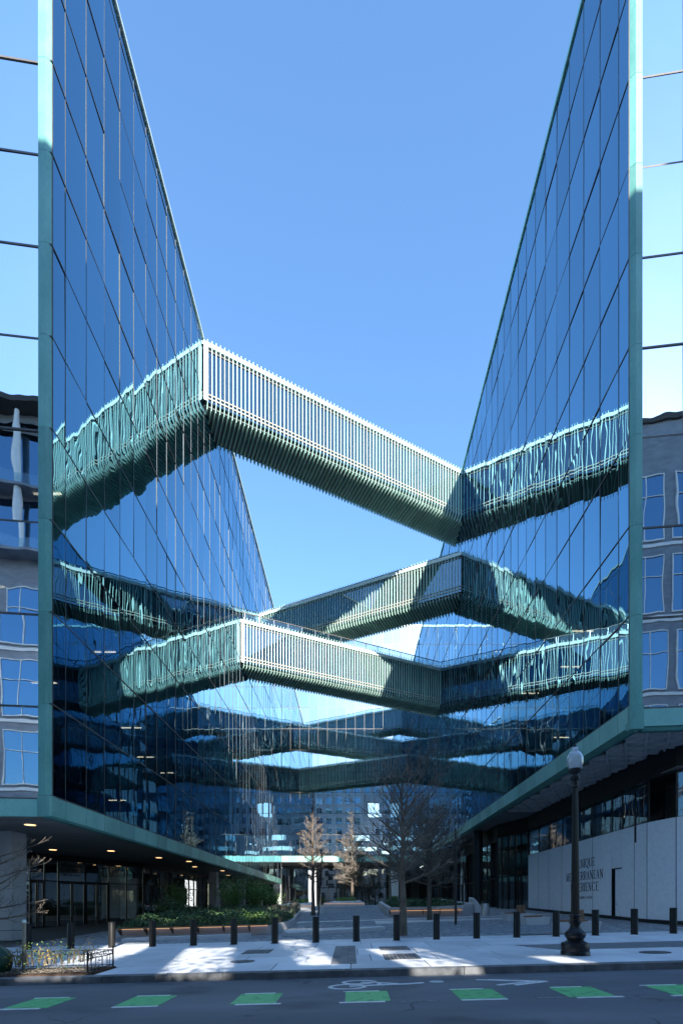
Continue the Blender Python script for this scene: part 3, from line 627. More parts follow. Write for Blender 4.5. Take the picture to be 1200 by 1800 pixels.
for i, (A, B) in enumerate(zip(hp[:-1], hp[1:])):
    g0 = lambda x, y: gz(x, y) + .16
    if i == 6:
        wall_strip('hoarding_panel', A, B, 1.95 + E, HT_, 'hoard')
        d = wall_strip('hoarding_door', (A[0] + .06, A[1] - .28), (B[0] + .06, B[1]), g0, 1.9 + E, 'hoard', .04); p = (A[0] - .03, A[1] - .4)
        MB().box(p[0] + .01, p[0] + .07, p[1] - .06, p[1] + .02, .95 + E - 1, 1.05 + E - 1).build('handle', 'steel', d)
        wall_strip('door_reveal', A, (A[0], A[1] - .27), g0, 1.9 + E, 'dark_wall', .03, 0, rt, -.15)
    else: wall_strip('hoarding_panel', A, B, g0, HT_, 'hoard', .03, .016)
    wall_strip('hoarding_backing', A, B, g0, HT_ - .02, 'dark_wall', .03, 0, rt, -.06) if i != 6 else None
    if i not in (6, 7) and i < 11:
        L_ = (Vector(B) - Vector(A)).length; wall_strip('joint_strip', A, lerp2(A, B, .022 / L_), g0, HT_ + .01, 'letter', .02, 0, rt, .006)
    wall_strip('plinth', A, B, lambda x, y: gz(x, y) - .2, lambda x, y: gz(x, y) + .15, 'dark_wall', .06, 0, rt, .012)
    for c in facade_cells((A[0], A[1], 0), Vector((B[0] - A[0], B[1] - A[1], 0)), [.03, (Vector(B) - Vector(A)).length - .03], [HT_ + .02, GT], 'glass_store'):
        inst('shop_pane', pane_mesh(c[1], c[2], c[3], i % 6), rt, Matrix.Translation((.06, .06, 0)) @ c[0])
    wall_strip('mullion', (A[0], A[1]), (A[0] + (B[0] - A[0]) * .04, A[1] + (B[1] - A[1]) * .04), HT_, GT, 'black_metal', .1, 0, rt, -.03)
    wall_strip('header', A, B, GT, 7.31 + E, 'dark_wall', .1, 0, rt, .0)
wall_strip('hoarding_gap', (HX, F * HX / 497 - .05), (HX, F * HX / 497 - .2), 3.1 + E, 3.95 + E, 'dark_wall', .02, 0, rt, .012)
MB().box(19.5, 28, 24, 60, -1, 7.3 + E).build('shop_core_wall', 'interior_dark', rt)
MB().box(HX + .2, 28, 21.5, 60, 6.1 + E, 6.16 + E).build('shop_ceiling', 'interior', rt)
for k in range(6): MB().box(HX + 1.6, HX + 2.1, 24 + 2.6 * k, 24.5 + 2.6 * k, -.5, 6.1 + E).build('shop_column', 'interior', rt)
# deeper shopfront past the hoarding
D = [(HX, hp[0][1]), (13.0, 43.0), (13.0, 60.5), (12.0, 61)]
seg = [D[0]] + [seg_px(D[0], D[1], px) for px in (916, 905, 893, 882)] + [D[1]]
seg = [(a, b) for a, b in seg][::-1]
far = [lerp2((13.0, 79.5), (13.0, 43.0), k / 22) for k in range(23)]
shopfront(rt, far, -.2, 5.6 + E, 2.3 + E, doors=(18, 20))
shopfront(rt, seg, -.2, 5.9 + E, 2.4 + E, doors=(3,))
wall_strip('header', (13.0, 79.6), (13.0, 43.0), 5.6 + E, 7.31 + E, 'dark_wall', .1, 0); wall_strip('header', D[1], D[0], 5.9 + E, 7.31 + E, 'dark_wall', .1, 0)
MB().box(17.5, 19.4, 39.5, 80.1, -.5, 7.3 + E).build('shop_core_wall', 'interior_dark', rt)
for A, B in zip(seg[:-1], seg[1:]): wall_strip('pale_backing', lerp2(A, B, .1), lerp2(A, B, .9), .55, 2.3 + E, 'interior_white', .02, 0, rt, -.12)
for y in (46.5, 56, 66, 75): MB().lathe((12.2, y, gz(12, y) - .1), [(.42, 0), (.42, 7.1 + E - gz(12, y))], 24).build('column', 'dark_wall', rt, True)
# --- serif lettering on the hoarding
def serif(body, cap, track):
    b = MB(); x = 0; th = cap * .125; tn = cap * .055; W = cap * .62
    def st_(x0, y0, x1, y1, w):
        d = Vector((x1 - x0, y1 - y0)); d.normalize(); s = Vector((-d.y, d.x)) * w / 2
        pts = [(x0 + s.x, y0 + s.y), (x0 - s.x, y0 - s.y), (x1 - s.x, y1 - s.y), (x1 + s.x, y1 + s.y)]
        n = len(b.v); b.v += [(px_, py_, 0) for px_, py_ in pts] + [(px_, py_, .006) for px_, py_ in pts]
        b.f += [(n+4, n+5, n+6, n+7)] + [(n+i, n+(i+1) % 4, n+4+(i+1) % 4, n+4+i) for i in range(4)]
    def v(xx, y0=0, y1=1, w=None, sb=True, stp=True):
        st_(xx, y0 * cap, xx, y1 * cap, w or th)
        if sb: st_(xx - cap * .12, y0 * cap, xx + cap * .12, y0 * cap, tn)
        if stp: st_(xx - cap * .12, y1 * cap, xx + cap * .12, y1 * cap, tn)
    def bow(cx, cyy, rx, ry, a0, a1, n=12):
        for i in range(n):
            t0, t1 = R(a0 + (a1 - a0) * i / n), R(a0 + (a1 - a0) * (i + 1) / n); w = tn + (th - tn) * abs(math.cos((t0 + t1) / 2)) ** 1.3
            st_(cx + rx * math.cos(t0), cyy + ry * math.sin(t0), cx + rx * math.cos(t1), cyy + ry * math.sin(t1), w)
    for ch in body:
        W = cap * {'I': .18, 'M': .85, 'N': .72, 'A': .72, 'O': .78, 'Q': .78, 'U': .7, 'G': .74, 'C': .7, 'D': .74, ' ': .2, 'E': .52, 'P': .52, 'R': .62, 'S': .5, 'X': .66, 'T': .62}.get(ch, .6)
        if ch == 'I': v(x + W / 2)
        elif ch == 'U': v(x + th, .3, 1, sb=False); v(x + W - th, .3, 1, tn, sb=False); bow(x + W / 2, .3 * cap, W / 2 - th, .3 * cap, 180, 360)
        elif ch == 'N': v(x + th, w=tn); v(x + W - th, 0, 1, tn, sb=False); st_(x + th, cap, x + W - th, 0, th)
        elif ch == 'M': v(x + th, w=tn); v(x + W - th); st_(x + th, cap, x + W / 2, 0, th); st_(x + W / 2, 0, x + W - th, cap, tn)
        elif ch == 'A': st_(x + th, 0, x + W / 2, cap, tn); st_(x + W / 2, cap, x + W - th, 0, th); st_(x + W * .25, .33 * cap, x + W * .75, .33 * cap, tn); [st_(q - cap * .1, 0, q + cap * .1, 0, tn) for q in (x + th, x + W - th)]
        elif ch in 'OQCG':
            bow(x + W / 2, cap / 2, W / 2 - th / 2, cap / 2, *((0, 360) if ch in 'OQ' else (40, 320)), 20)
            if ch == 'Q': st_(x + W * .5, .05 * cap, x + W * 1.05, -.2 * cap, th * .8)
            if ch == 'G': v(x + W - th, .12, .45, stp=True, sb=False)
        elif ch in 'ETX':
            if ch == 'E': v(x + th); [st_(x + th, yy * cap, x + W * k, yy * cap, tn) for yy, k in ((0, 1), (.52, .8), (1, .95))]; [st_(x + W * .97, yy * cap, x + W * .97, (yy + q) * cap, tn) for yy, q in ((0, .16), (1, -.15))]
            elif ch == 'T': v(x + W / 2, stp=False); st_(x, cap, x + W, cap, tn); [st_(q, cap, q, .85 * cap, tn) for q in (x, x + W)]
            else: st_(x + .05 * cap, cap, x + W, 0, th); st_(x + .05 * cap, 0, x + W, cap, tn); [st_(q - cap * .09, yy, q + cap * .09, yy, tn) for q in (x + .05 * cap, x + W) for yy in (0, cap)]
        elif ch in 'PRD':
            v(x + th); h = 1 if ch == 'D' else .5; rx = W - th * 1.6; st_(x + th, cap, x + W * .45, cap, tn); st_(x + th, (1 - h) * cap, x + W * .45, (1 - h) * cap, tn)
            bow(x + W * .45, (1 - h / 2) * cap, W * .48, h / 2 * cap, -90, 90)
            if ch == 'R': st_(x + W * .45, .5 * cap, x + W, 0, th * .8)
        elif ch == 'S': bow(x + W / 2, .74 * cap, W * .4, .25 * cap, 30, 270, 10); bow(x + W / 2, .26 * cap, W * .42, .25 * cap, -150, 90, 10)
        x += W + track
    return b, x - track
def letter_line(body, cap, zc_, width, ycen):
    b, w = serif(body, cap, cap * .1); k = width / w
    b.v = [(p[0] * k, p[1], p[2]) for p in b.v]; me = b.mesh('lettering', 'letter')
    rot = Matrix((Vector((0, -1, 0)), Vector((0, 0, 1)), Vector((-1, 0, 0)))).transposed().to_4x4()
    inst('lettering', me, rt, Matrix.Translation((HX - .008, ycen + width / 2, zc_ + E)) @ rot)
letter_line('A UNIQUE', .50, 2.26, 2.7, 29.75); letter_line('MEDITERRANEAN', .50, 1.50, 4.7, 29.8)
letter_line('EXPERIENCE', .50, .80, 3.5, 29.75); letter_line('COMING SOON', .14, .34, 1.75, 29.6)

# ------------------------------------------------------------------ rear building closing the court
bb = thing('glass_building', 'rear glass building closing the court behind the bridges', 'building', (0, 90, gz(0, 90)))
BR = 46.0 + E; bzs = [RZ0 + 3.5 * k for k in range(11)] + [BR - .1]
bu = steps(0, 26.01, 1.53); BO = (XL - 1.6, YB, 0); BX1 = BO[0] + 26.01
build_panes(bb, facade_cells(BO, (1, 0, 0), bu, bzs, 'glass_back'))
mullions(bb, BO, (1, 0, 0), bu, bzs, BR - .1, vw=.05, hw=.07, mat='mullion')
for i in range(len(bu) - 1): MB().box(BO[0] + bu[i] + .01, BO[0] + bu[i + 1] - .01, YB - .06, YB + .3, 7.05 + E, RZ0 - .06).build('fascia_panel', 'patina', bb)
MB().box(BO[0], BX1, YB - .02, YB + 14, 6.95 + E, 7.04 + E).build('soffit', 'soffit', bb)
for z in bzs[:-1]: MB().box(BO[0], BX1, YB + .2, YB + 10, z - .42, z - .1).build('floor_slab', 'ceiling', bb)
MB().box(BO[0], BX1, YB + 7, YB + 9.5, RZ0, BR - .2).build('core_wall', 'interior', bb)
MB().box(BO[0], BX1, YB + .1, YB + 14, BR - .5, BR - .3).build('roof', 'interior', bb)
MB().box(BO[0], BX1, YB - .06, YB + .4, BR - .08, BR + .25).build('roof_coping', 'coping', bb)
shopfront(bb, [(XR - .4 - 30 + 1.5 * k, 88.0) for k in range(21)], -.3, 6.9 + E, 3.0 + E, doors=(11, 14))
MB().box(BO[0] - 14, XR + 12, 93, 94, -1, 6.95 + E).build('lobby_wall', 'interior', bb)
MB().box(XR + 1.9, XR + 9, 80.2, 93, -1, 6.94 + E).build('side_block', 'dark_wall', bb)
for x in (-12.6, -6.6, 7.4): MB().box(x - .65, x + .65, 82.2, 83.2, gz(x, 82) - .3, 6.96 + E).build('column', 'concrete', bb)
MB().box(-24, -12.2, 84, 87.5, -.5, 5.2 + E).build('side_block', 'dark_wall', bb)

# ------------------------------------------------------------------ bridges
def bridge(label, P, Q, zb, zt, wid, rail, spacing=.328):
    zb += E; zt += E
    P, Q = Vector((*P, 0)), Vector((*Q, 0)); ax = (Q - P).normalized(); pr = Vector((-ax.y, ax.x, 0))
    if pr.y < 0: pr = -pr
    L = (Q - P).length; CL = (XL + .012, XR - .012)
    t = thing('footbridge', label, 'bridge', (0, (P.y + Q.y) / 2, zb), 'footbridges between the towers')
    def W3(a, q, z): p = P + ax * a + pr * q; return Vector((p.x, p.y, z))
    def obox(name, mat, q0, q1, z0, z1, a0=-4, a1=L + 4, parent=t):
        b = MB(); pts = [W3(a0, q0, z0), W3(a1, q0, z0), W3(a1, q1, z0), W3(a0, q1, z0)]
        if ax.cross(pr).z < 0: pts = pts[::-1]
        b.hexa(pts, [Vector((p.x, p.y, z1)) for p in pts]); return b.build(name, mat, parent, clipx=CL)
    # outline of one wrapped fin: front blade, bent under the floor, back blade
    d = .10; z_s = zb - .12
    outer = [(-.06, zt + .32), (-.10, zt + .30), (-d - .02, zt - .05), (-d - .02, zb + .32), (.12, z_s), (wid - .12, z_s), (wid + d, zb + .32), (wid + d, zt - .05), (wid + .1, zt + .3), (wid + .06, zt + .32)]
    inner = [(-.02, zt + .1), (-.02, zt - .02), (-.02, zt - .06), (-.02, zb + .46), (.22, zb + .16), (wid - .22, zb + .16), (wid + .02, zb + .46), (wid + .02, zt - .06), (wid + .02, zt - .02), (wid + .02, zt + .1)]
    def fin(a):
        b = MB(); th = .029; k = len(outer)
        for s in (-th, th): b.v += [tuple(W3(a + s, q, z)) for q, z in outer] + [tuple(W3(a + s, q, z)) for q, z in inner]
        h = 2 * k
        for i in range(k - 1):
            b.f += [(i, i + 1, k + i + 1, k + i), (h + i + 1, h + i, h + k + i, h + k + i + 1), (i + 1, i, h + i, h + i + 1), (k + i, k + i + 1, h + k + i + 1, h + k + i)]
        b.f += [(0, k, h + k, h), (k - 1, h + k - 1, h + 2 * k - 1, 2 * k - 1)]; return b
    shared = None; a = -6 * spacing * 2
    while a < L + 12 * spacing:
        xs = [W3(a, q, 0).x for q in (-d, wid + d)]; lo, hi = min(xs), max(xs)
        if lo > CL[0] + .05 and hi < CL[1] - .05:
            if shared is None: shared = (fin(a).mesh('fin', 'fin'), a)
            inst('fin', shared[0], t, Matrix.Translation(ax * (a - shared[1])))
        elif hi > CL[0] + .08 and lo < CL[1] - .08: fin(a).build('fin', 'fin', t, clipx=CL)
        a += spacing
    obox('soffit_panel', 'bridge_soffit', .2, wid - .2, zb + .17, zb + .27)
    obox('floor_deck', 'interior', .02, wid - .02, zb + .5, zb + .85)
    obox('roof_deck', 'interior', .02, wid - .02, zt - .32, zt - .1)
    for q, s in ((0, -1), (wid, 1)):
        obox('coping', 'coping', min(q, q + s * .15), max(q, q + s * .15), zt - .30, zt + .03)
        for z in (zb + .62, zb + .92): obox('rail_band', 'tan_metal', min(q, q + s * .06), max(q, q + s * .06), z - .045, z + .045)
        obox('head_band', 'mullion', min(q, q + s * .05), max(q, q + s * .05), zt - .55, zt - .45)
        n = int((L + 8) / 1.65)
        for k in range(n):                   # glazing of the bridge sides
            a0, a1 = -4 + k * 1.65, -4 + (k + 1) * 1.65 - .03; xs = [W3(a0, q, 0).x, W3(a1, q, 0).x]
            if max(xs) < CL[0] + .1 or min(xs) > CL[1] - .1: continue
            obox('glass_pane', 'glass_bridge', min(q - s * .02, q), max(q - s * .02, q), zb + .34, zt - .31, a0, a1)
    a_w = (XL + .02 - P.x) / ax.x if ax.x > 0 else (XL + .02 - P.x) / ax.x
    lo_, hi_ = (a_w, a_w + .34) if ax.x > 0 else (a_w - .34, a_w)
    obox('end_plate', 'coping', -.13, -.10, zb + .32, zt - .31, lo_, hi_)
    # roof balustrade
    q = rail; hb = MB()
    obox('handrail', 'mullion', q - .03, q + .03, zt + 1.02, zt + 1.09)
    k = 0.5
    while k < L + 2:
        p = W3(k, q, 0)
        if CL[0] + .1 < p.x < CL[1] - .1:
            obox('balustrade_post', 'steel', q - .02, q + .02, zt + .0, zt + 1.02, k - .025, k + .025)
            obox('balustrade_glass', 'glass_rail', q - .008, q + .008, zt + .12, zt + .98, k + .05, k + 1.53)
        k += 1.58
    return t, W3
bridge('highest footbridge with green fins at the tower roofs', (XL, 37.6), (XR, 49.0), 38.9, 43.75, 3.3, 2.6)
bridge('lowest footbridge with sunlit green fins and shaded right end', (XL, 50.4), (XR, 60.9), 24.9, 29.65, 3.1, .35)
bridge('middle footbridge with green fins sloping away to the left', (XR, 49.5), (XL, 60.2), 31.7, 36.0, 3.1, 1.2)

# ------------------------------------------------------------------ buildings across the street (seen in the glass)
def window_mesh(w, h):
    b = MB()
    for (x0, x1, z0, z1) in ((-w/2, -w/2+.1, 0, h), (w/2-.1, w/2, 0, h), (-w/2+.1, w/2-.1, 0, .12), (-w/2+.1, w/2-.1, h-.1, h), (-.04, .04, .12, h-.1), (-w/2+.1, -.04, h*.62, h*.62+.07), (.04, w/2-.1, h*.62, h*.62+.07)):
        b.box(x0, x1, -.02, .14, z0, z1)
    g = MB(); g.box(-w/2+.06, w/2-.06, .0, .05, .06, h-.06)
    return b.mesh('window', 'frame_white'), g.mesh('pane', 'glass_far')
def street_block(label, x0, x1, y, depth, h, fh, bay, wall, zoff=0, balc=0, hole=None):
    cx = (x0 + x1) / 2; g = gz(max(-20, min(20, cx)), -12)
    t = thing('office_block', label, 'building', (cx, y - depth / 2, g), 'buildings across the street')
    if hole:                                 # wall pieces left between the openings
        xs_ = sorted({x0, x1} | {v_ for q in hole for v_ in q[:2]}); zs_ = sorted({g - 2 - E, h} | {v_ for q in hole for v_ in q[2:]})
        for xa, xb in zip(xs_[:-1], xs_[1:]):
            for za, zb_ in zip(zs_[:-1], zs_[1:]):
                if any(q[0] <= (xa + xb) / 2 <= q[1] and q[2] <= (za + zb_) / 2 <= q[3] for q in hole): continue
                MB().box(xa, xb, y - 3, y, za + E, zb_ + E).build('wall', wall, t)
    else: MB().box(x0, x1, y - depth, y, g - 2, h + E).build('wall', wall, t)
    wm, gm = window_mesh(bay * (.62 if hole else .80), fh * (.66 if hole else .80))
    z = g + .55
    while z + fh < h + E - balc * fh - .5:
        x = x0 + bay / 2 + .4
        while x < x1 - bay / 2:
            if not (hole and any(q[0] - bay * .5 < x < q[1] + bay * .5 and q[2] + E - fh < z < q[3] + E for q in hole)):
                w = inst('window', wm, t, Matrix.Translation((x, y + .01, z))); inst('pane', gm, w, Matrix.Translation((x, y + .01, z)))
            x += bay
        MB().box(x0, x1, y, y + .10, z - .55, z - .25).build('string_course', 'frame_white', t) if not hole else None
        z += fh
    for k in range(balc):                    # recessed top storeys with balconies and round columns
        zz = h + E - (balc - k) * fh - .2
        MB().box(x0, x1, y, y + 1.5, zz - .25, zz).build('balcony_slab', wall, t)
        MB().box(x0, x1, y + 1.42, y + 1.46, zz + .05, zz + 1.0).build('balcony_glass', 'glass_rail', t)
        MB().box(x0 + .3, x1 - .3, y + .01, y + .06, zz + .1, zz + fh - .6).build('glazing_band', 'glass_far', t)
        x = x0 + 1
        while x < x1: MB().lathe((x, y + 1.0, zz), [(.3, 0), (.3, fh - .25)], 16).build('column', 'frame_white', t, True); x += 4.5
    MB().box(x0 - .2, x1 + .2, y - (3 if hole else depth) - .1, y + .25 + (1.4 if balc else 0), h + E, h + E + .5).build('roof', 'interior_dark', t)
    return t
OY = -12.0
street_block('grey office block with round balcony columns mirrored in the left tower', -62, -17, OY, 10, 46.0, 6.6, 4.3, 'wall_grey', balc=2)
street_block('pale office block facing the court with openings added for sun patches', -16.8, 20, OY, 5, 45.6, 3.7, 3.4, 'wall_mid', hole=((-2.6, -0.2, 11.2, 17.6), (0.7, 3.0, 11.2, 16.2), (4.1, 5.7, 11.9, 17.6), (6.6, 9.0, 11.2, 15.4), (10.2, 11.6, 11.6, 14.0), (-2.6, 9.0, 19.0, 20.8), (0.5, 6.5, 22.6, 25.0), (6.0, 10.4, 31.0, 36.6), (10.4, 15.5, 17.9, 19.3), (11.5, 14.5, 21.2, 22.2)))  # openings added to throw sun patches on the sidewalk, plaza and narrow tree
street_block('grey stone office block with dark roof mirrored in the right tower', 20.2, 62, OY, 10, 47.8, 7.4, 4.4, 'wall_grey')
MB().prism([(-80, -12.1), (80, -12.1), (80, -6), (-80, -6)], -1.2, lambda x, y: rz(x, -5) + .15).build('far_sidewalk', 'slab', kind='structure')

# ------------------------------------------------------------------ bollards
b0 = None; BY = 17.97
for i, px in enumerate((-23, 49, 124.6, 196.5, 268, 340, 411, 483, 555, 626, 697, 767, 837.5, 908, 977, 1046, 1114.5, 1183)):
    x = (px - VX) / F * BY; z = gz(x, BY)
    if b0 is None:
        b0 = thing('bollard', 'x', 'bollard', (x, BY, z), 'bollards along the edge of the court')
        MB().lathe((x, BY, z - .1), [(.122, 0), (.122, 1.01), (.117, 1.022)], 28).build('post', 'bollard', b0, True)
        MB().lathe((x, BY, z + .922), [(.116, 0), (.126, .004), (.126, .03), (.118, .036), (0, .037)], 28).build('cap', 'bollard', b0, True)
        MB().lathe((x, BY, z), [(.16, -.05), (.16, .008), (.123, .010)], 28).build('base_ring', 'grate', b0, True)
        o = b0; z00, x00 = z, x
    else: o = copy_tree(b0, Matrix.Translation((x - x00, 0, z - z00)))
    j = i - 1
    o['label'] = 'dark bronze bollard, leftmost of the row and cut by the frame' if i == 0 else f'dark bronze bollard, {ORD[j]} from the left in view along the court edge'
    if i in (0,): pass
bpy.data.objects.remove(b0.children[0]) if False else None

# ------------------------------------------------------------------ street lamp
x, y = (1010.5 - VX) / F * 12.75, 12.75; z = gz(x, y)
t = thing('street_lamp', 'black cast iron street lamp with clear acorn globe by the kerb', 'street lamp', (x, y, z))
prof = [(.36, 0), (.36, .10), (.345, .12), (.35, .14), (.35, .30), (.335, .33), (.24, .37), (.20, .41), (.225, .45), (.255, .50), (.265, .55), (.25, .60), (.19, .66), (.135, .72), (.12, .80), (.13, .83), (.155, .85), (.155, .885), (.13, .90), (.125, 1.0), (.15, 1.01), (.15, 1.05), (.115, 1.08)]
MB().lathe((x, y, z - .03), [(.40, -.1), (.40, .035), (.36, .04)], 28).build('footing', 'concrete', t)
MB().lathe((x, y, z), prof, 32).build('base', 'lamp_black', t, True)
fl = MB(); k = 32                            # fluted, tapering shaft
for i in range(7):
    h = 1.06 + (4.42 - 1.06) * i / 6; r = .105 - .035 * i / 6
    fl.v += [(x + r * (1 - .08 * (j % 2)) * math.cos(2 * math.pi * j / k), y + r * (1 - .08 * (j % 2)) * math.sin(2 * math.pi * j / k), z + h) for j in range(k)]
for i in range(6):
    for j in range(k): a, b = i * k + j, i * k + (j + 1) % k; fl.f.append((a, b, b + k, a + k))
fl.build('shaft', 'lamp_black', t)
MB().lathe((x, y, z), [(.07, 4.40), (.10, 4.42), (.10, 4.46), (.075, 4.48), (.075, 4.60), (.115, 4.63), (.125, 4.68), (.10, 4.73), (.085, 4.78), (.14, 4.84), (.175, 4.87), (.175, 4.91), (.13, 4.92)], 28).build('capital', 'lamp_black', t, True)
g = MB().lathe((x, y, z), [(.13, 4.91), (.165, 4.96), (.20, 5.06), (.212, 5.14), (.205, 5.22), (.175, 5.30), (.125, 5.355), (.085, 5.385), (.075, 5.40), (.095, 5.43), (.085, 5.46), (.05, 5.49), (.035, 5.50)], 32).build('globe', 'globe', t, True)
MB().lathe((x, y, z), [(.05, 4.92), (.055, 5.16), (.05, 5.18), (0, 5.18)], 16).build('lamp_tube', 'frame_white', g, True)
MB().lathe((x, y, z), [(.045, 5.495), (.05, 5.51), (.03, 5.53), (.035, 5.55), (0, 5.58)], 16).build('finial', 'lamp_black', t, True)

# ------------------------------------------------------------------ modern plaza lamps
def plaza_lamp(label, x, y, h, heads, lean=0):
    z = gz(x, y); t = thing('plaza_lamp', label, 'lamp', (x, y, z), 'plaza lamps')
    MB().tube([(x, y, z - .1), (x + lean, y, z + h)], [.062, .045], 10).build('pole', 'black_metal', t, True)
    for (dx, dy, hz) in heads:
        q = Vector((x + dx + lean * hz / h, y + dy, z + hz)); p = Vector((x + lean * (hz + .1) / h, y, z + hz + .12))
        MB().tube([p, q + Vector((0, 0, .1))], .022, 6).build('arm', 'black_metal', t)
        hd = MB().lathe(q, [(.0, .10), (.08, .10), (.16, .06), (.235, .0), (.235, -.03), (.21, -.03)][::-1], 20).build('lamp_head', 'black_metal', t, True)
        MB().lathe(q + Vector((0, 0, -.028)), [(0, 0), (.205, 0), (.205, .012)], 20).build('lens', 'mdl_glow', hd)
plaza_lamp('slim black plaza lamp with two disc heads right of the trees', 5.4, 25.0, 4.95, ((-.62, -.1, 3.9), (-.2, .3, 4.05)))
plaza_lamp('leaning black plaza lamp beside the narrow left tree', -2.55, 37.5, 5.3, ((.45, .1, 4.75), (.05, -.3, 4.8)), .35)
plaza_lamp('distant black plaza lamp left of the rear pair', 3.0, 60.0, 5.0, ((-.9, 0, 4.3), (.3, .2, 4.3)), -.3)
plaza_lamp('distant black plaza lamp right of the rear pair', 3.6, 61.5, 5.2, ((1.0, 0, 4.5),), .0)

# ------------------------------------------------------------------ trees
def bare_tree(name, label, x, y, h, spread, r0, clear, seed, dens=1.0, up=.5, group=None, z=None, twigk=1.0, rnd_crown=False):
    tmin = .0042 + .00017 * max(0, y - 15)
    rnd = random.Random(seed); z = gz(x, y) if z is None else z; t = thing(name, label, 'tree', (x, y, z), group)
    tr = MB(); n = 14; pts = []; rad = []; wx = wy = 0
    for i in range(n + 1):
        f = i / n; wx += rnd.uniform(-.03, .03) * h / 9; wy += rnd.uniform(-.03, .03) * h / 9
        pts.append(Vector((x + wx, y + wy, z - .1 + (h * (.72 if rnd_crown else 1) + .1) * f))); rad.append(r0 * (1.25 if i == 0 else 1) * (1 - f) ** .8 + .006)
    tr.tube(pts, rad, 10); br = MB(); tw = MB()
    def at(f): k = min(int(f * n), n - 1); return pts[k].lerp(pts[k + 1], f * n - k)
    def limb(p, d, L, r, lvl):
        m = 6 if lvl == 0 else (4 if lvl == 1 else 3); q = [p]; dd = d.copy(); rr = [r]
        for i in range(m):
            dd = (dd + Vector((rnd.uniform(-.16, .16), rnd.uniform(-.16, .16), rnd.uniform(-.08, .16) * (1 if lvl == 0 else .8)))).normalized()
            q.append(q[-1] + dd * L / m); rr.append(max(r * (1 - (i + 1) / m) ** .8, tmin))
        (br if lvl < 1 else tw).tube(q, rr, 5 if lvl == 0 else 3, False)
        if lvl >= 2: return
        cnt = int((6 + 4.5 * L) * twigk) if lvl == 0 else int((2.5 + 4 * L) * twigk)
        for c in range(cnt):
            f = rnd.uniform(.18, 1.0); k = min(int(f * m), m - 1); p2 = q[k].lerp(q[k + 1], f * m - k); base = (q[k + 1] - q[k]).normalized()
            side = Vector((rnd.uniform(-1, 1), rnd.uniform(-1, 1), rnd.uniform(-.45, .7))); side = (side - base * side.dot(base)).normalized()
            limb(p2, (base * .75 + side * .75 + Vector((0, 0, .12))).normalized(), L * (1 - f * .55) * rnd.uniform(.28, .5), max(r * .35, tmin * 1.5), lvl + 1)
    nb = int(34 * dens)
    for i in range(nb):
        f = clear + (0.97 - clear) * (i + rnd.random() * .8) / nb; g = (f - clear) / (1 - clear)
        az = i * 2.399 + rnd.uniform(-.5, .5); L = spread * (.35 + .65 * math.sin(min(1, g * 1.15 + .22) * math.pi) ** .7) * rnd.uniform(.75, 1.15) * (1 - .45 * g)
        if rnd_crown: L = spread * (.62 + .42 * math.sin(math.pi * min(1, g * .75 + .15))) * rnd.uniform(.8, 1.2)
        e = up * (.15 + 1.3 * g) * (1.5 if rnd_crown else 1); d = Vector((math.cos(az), math.sin(az), e)).normalized()
        limb(at(f), d, L, r0 * .36 * (1 - f) ** .6 + .010, 0)
    tr.build('trunk', 'bark', t, True); c = br.build('crown', 'bark', t, True); tw.build('twigs', 'twig', c)
    return t
bare_tree('bare_tree', 'tall bare tree in front with thick grey trunk right behind the bollards', 2.12, 19.9, 8.8, 2.5, .16, .34, 11, 1.1, .8, 'bare trees in the court', twigk=.75, rnd_crown=True)
bare_tree('bare_tree', 'dark bare tree before the right planter with trunk behind slim lamp', 4.75, 29.3, 8.4, 2.6, .15, .34, 12, 1.3, .6, 'bare trees in the court', twigk=1.15, rnd_crown=True)
bare_tree('bare_tree', 'narrow bare tree left of centre beside the leaning lamp', -2.98, 38.2, 10.2, 1.75, .16, .26, 13, 1.9, 1.1, 'bare trees in the court', twigk=1.3)
bare_tree('bare_tree', 'sunlit pale bare tree at the back in the middle of the court', .2, 68.5, 13.5, 3.3, .26, .2, 14, 2.2, .45, 'bare trees in the court', twigk=1.3)
bare_tree('bare_tree', 'dark bare tree deep in the right planter', 6.9, 42.5, 8.4, 3.2, .15, .25, 15, 1.0, .4, 'bare trees in the court')
bare_tree('bare_tree', 'bare tree at the back right of the sunlit tree', 4.6, 57.0, 10.5, 3.3, .18, .25, 16, 1.0, .5, 'bare trees in the court')
bare_tree('bare_tree', 'bare sapling cut by the left edge above the fenced tree pit', -9.05, 12.0, 4.6, 1.75, .06, .3, 17, 1.0, .7, None, twigk=.8)
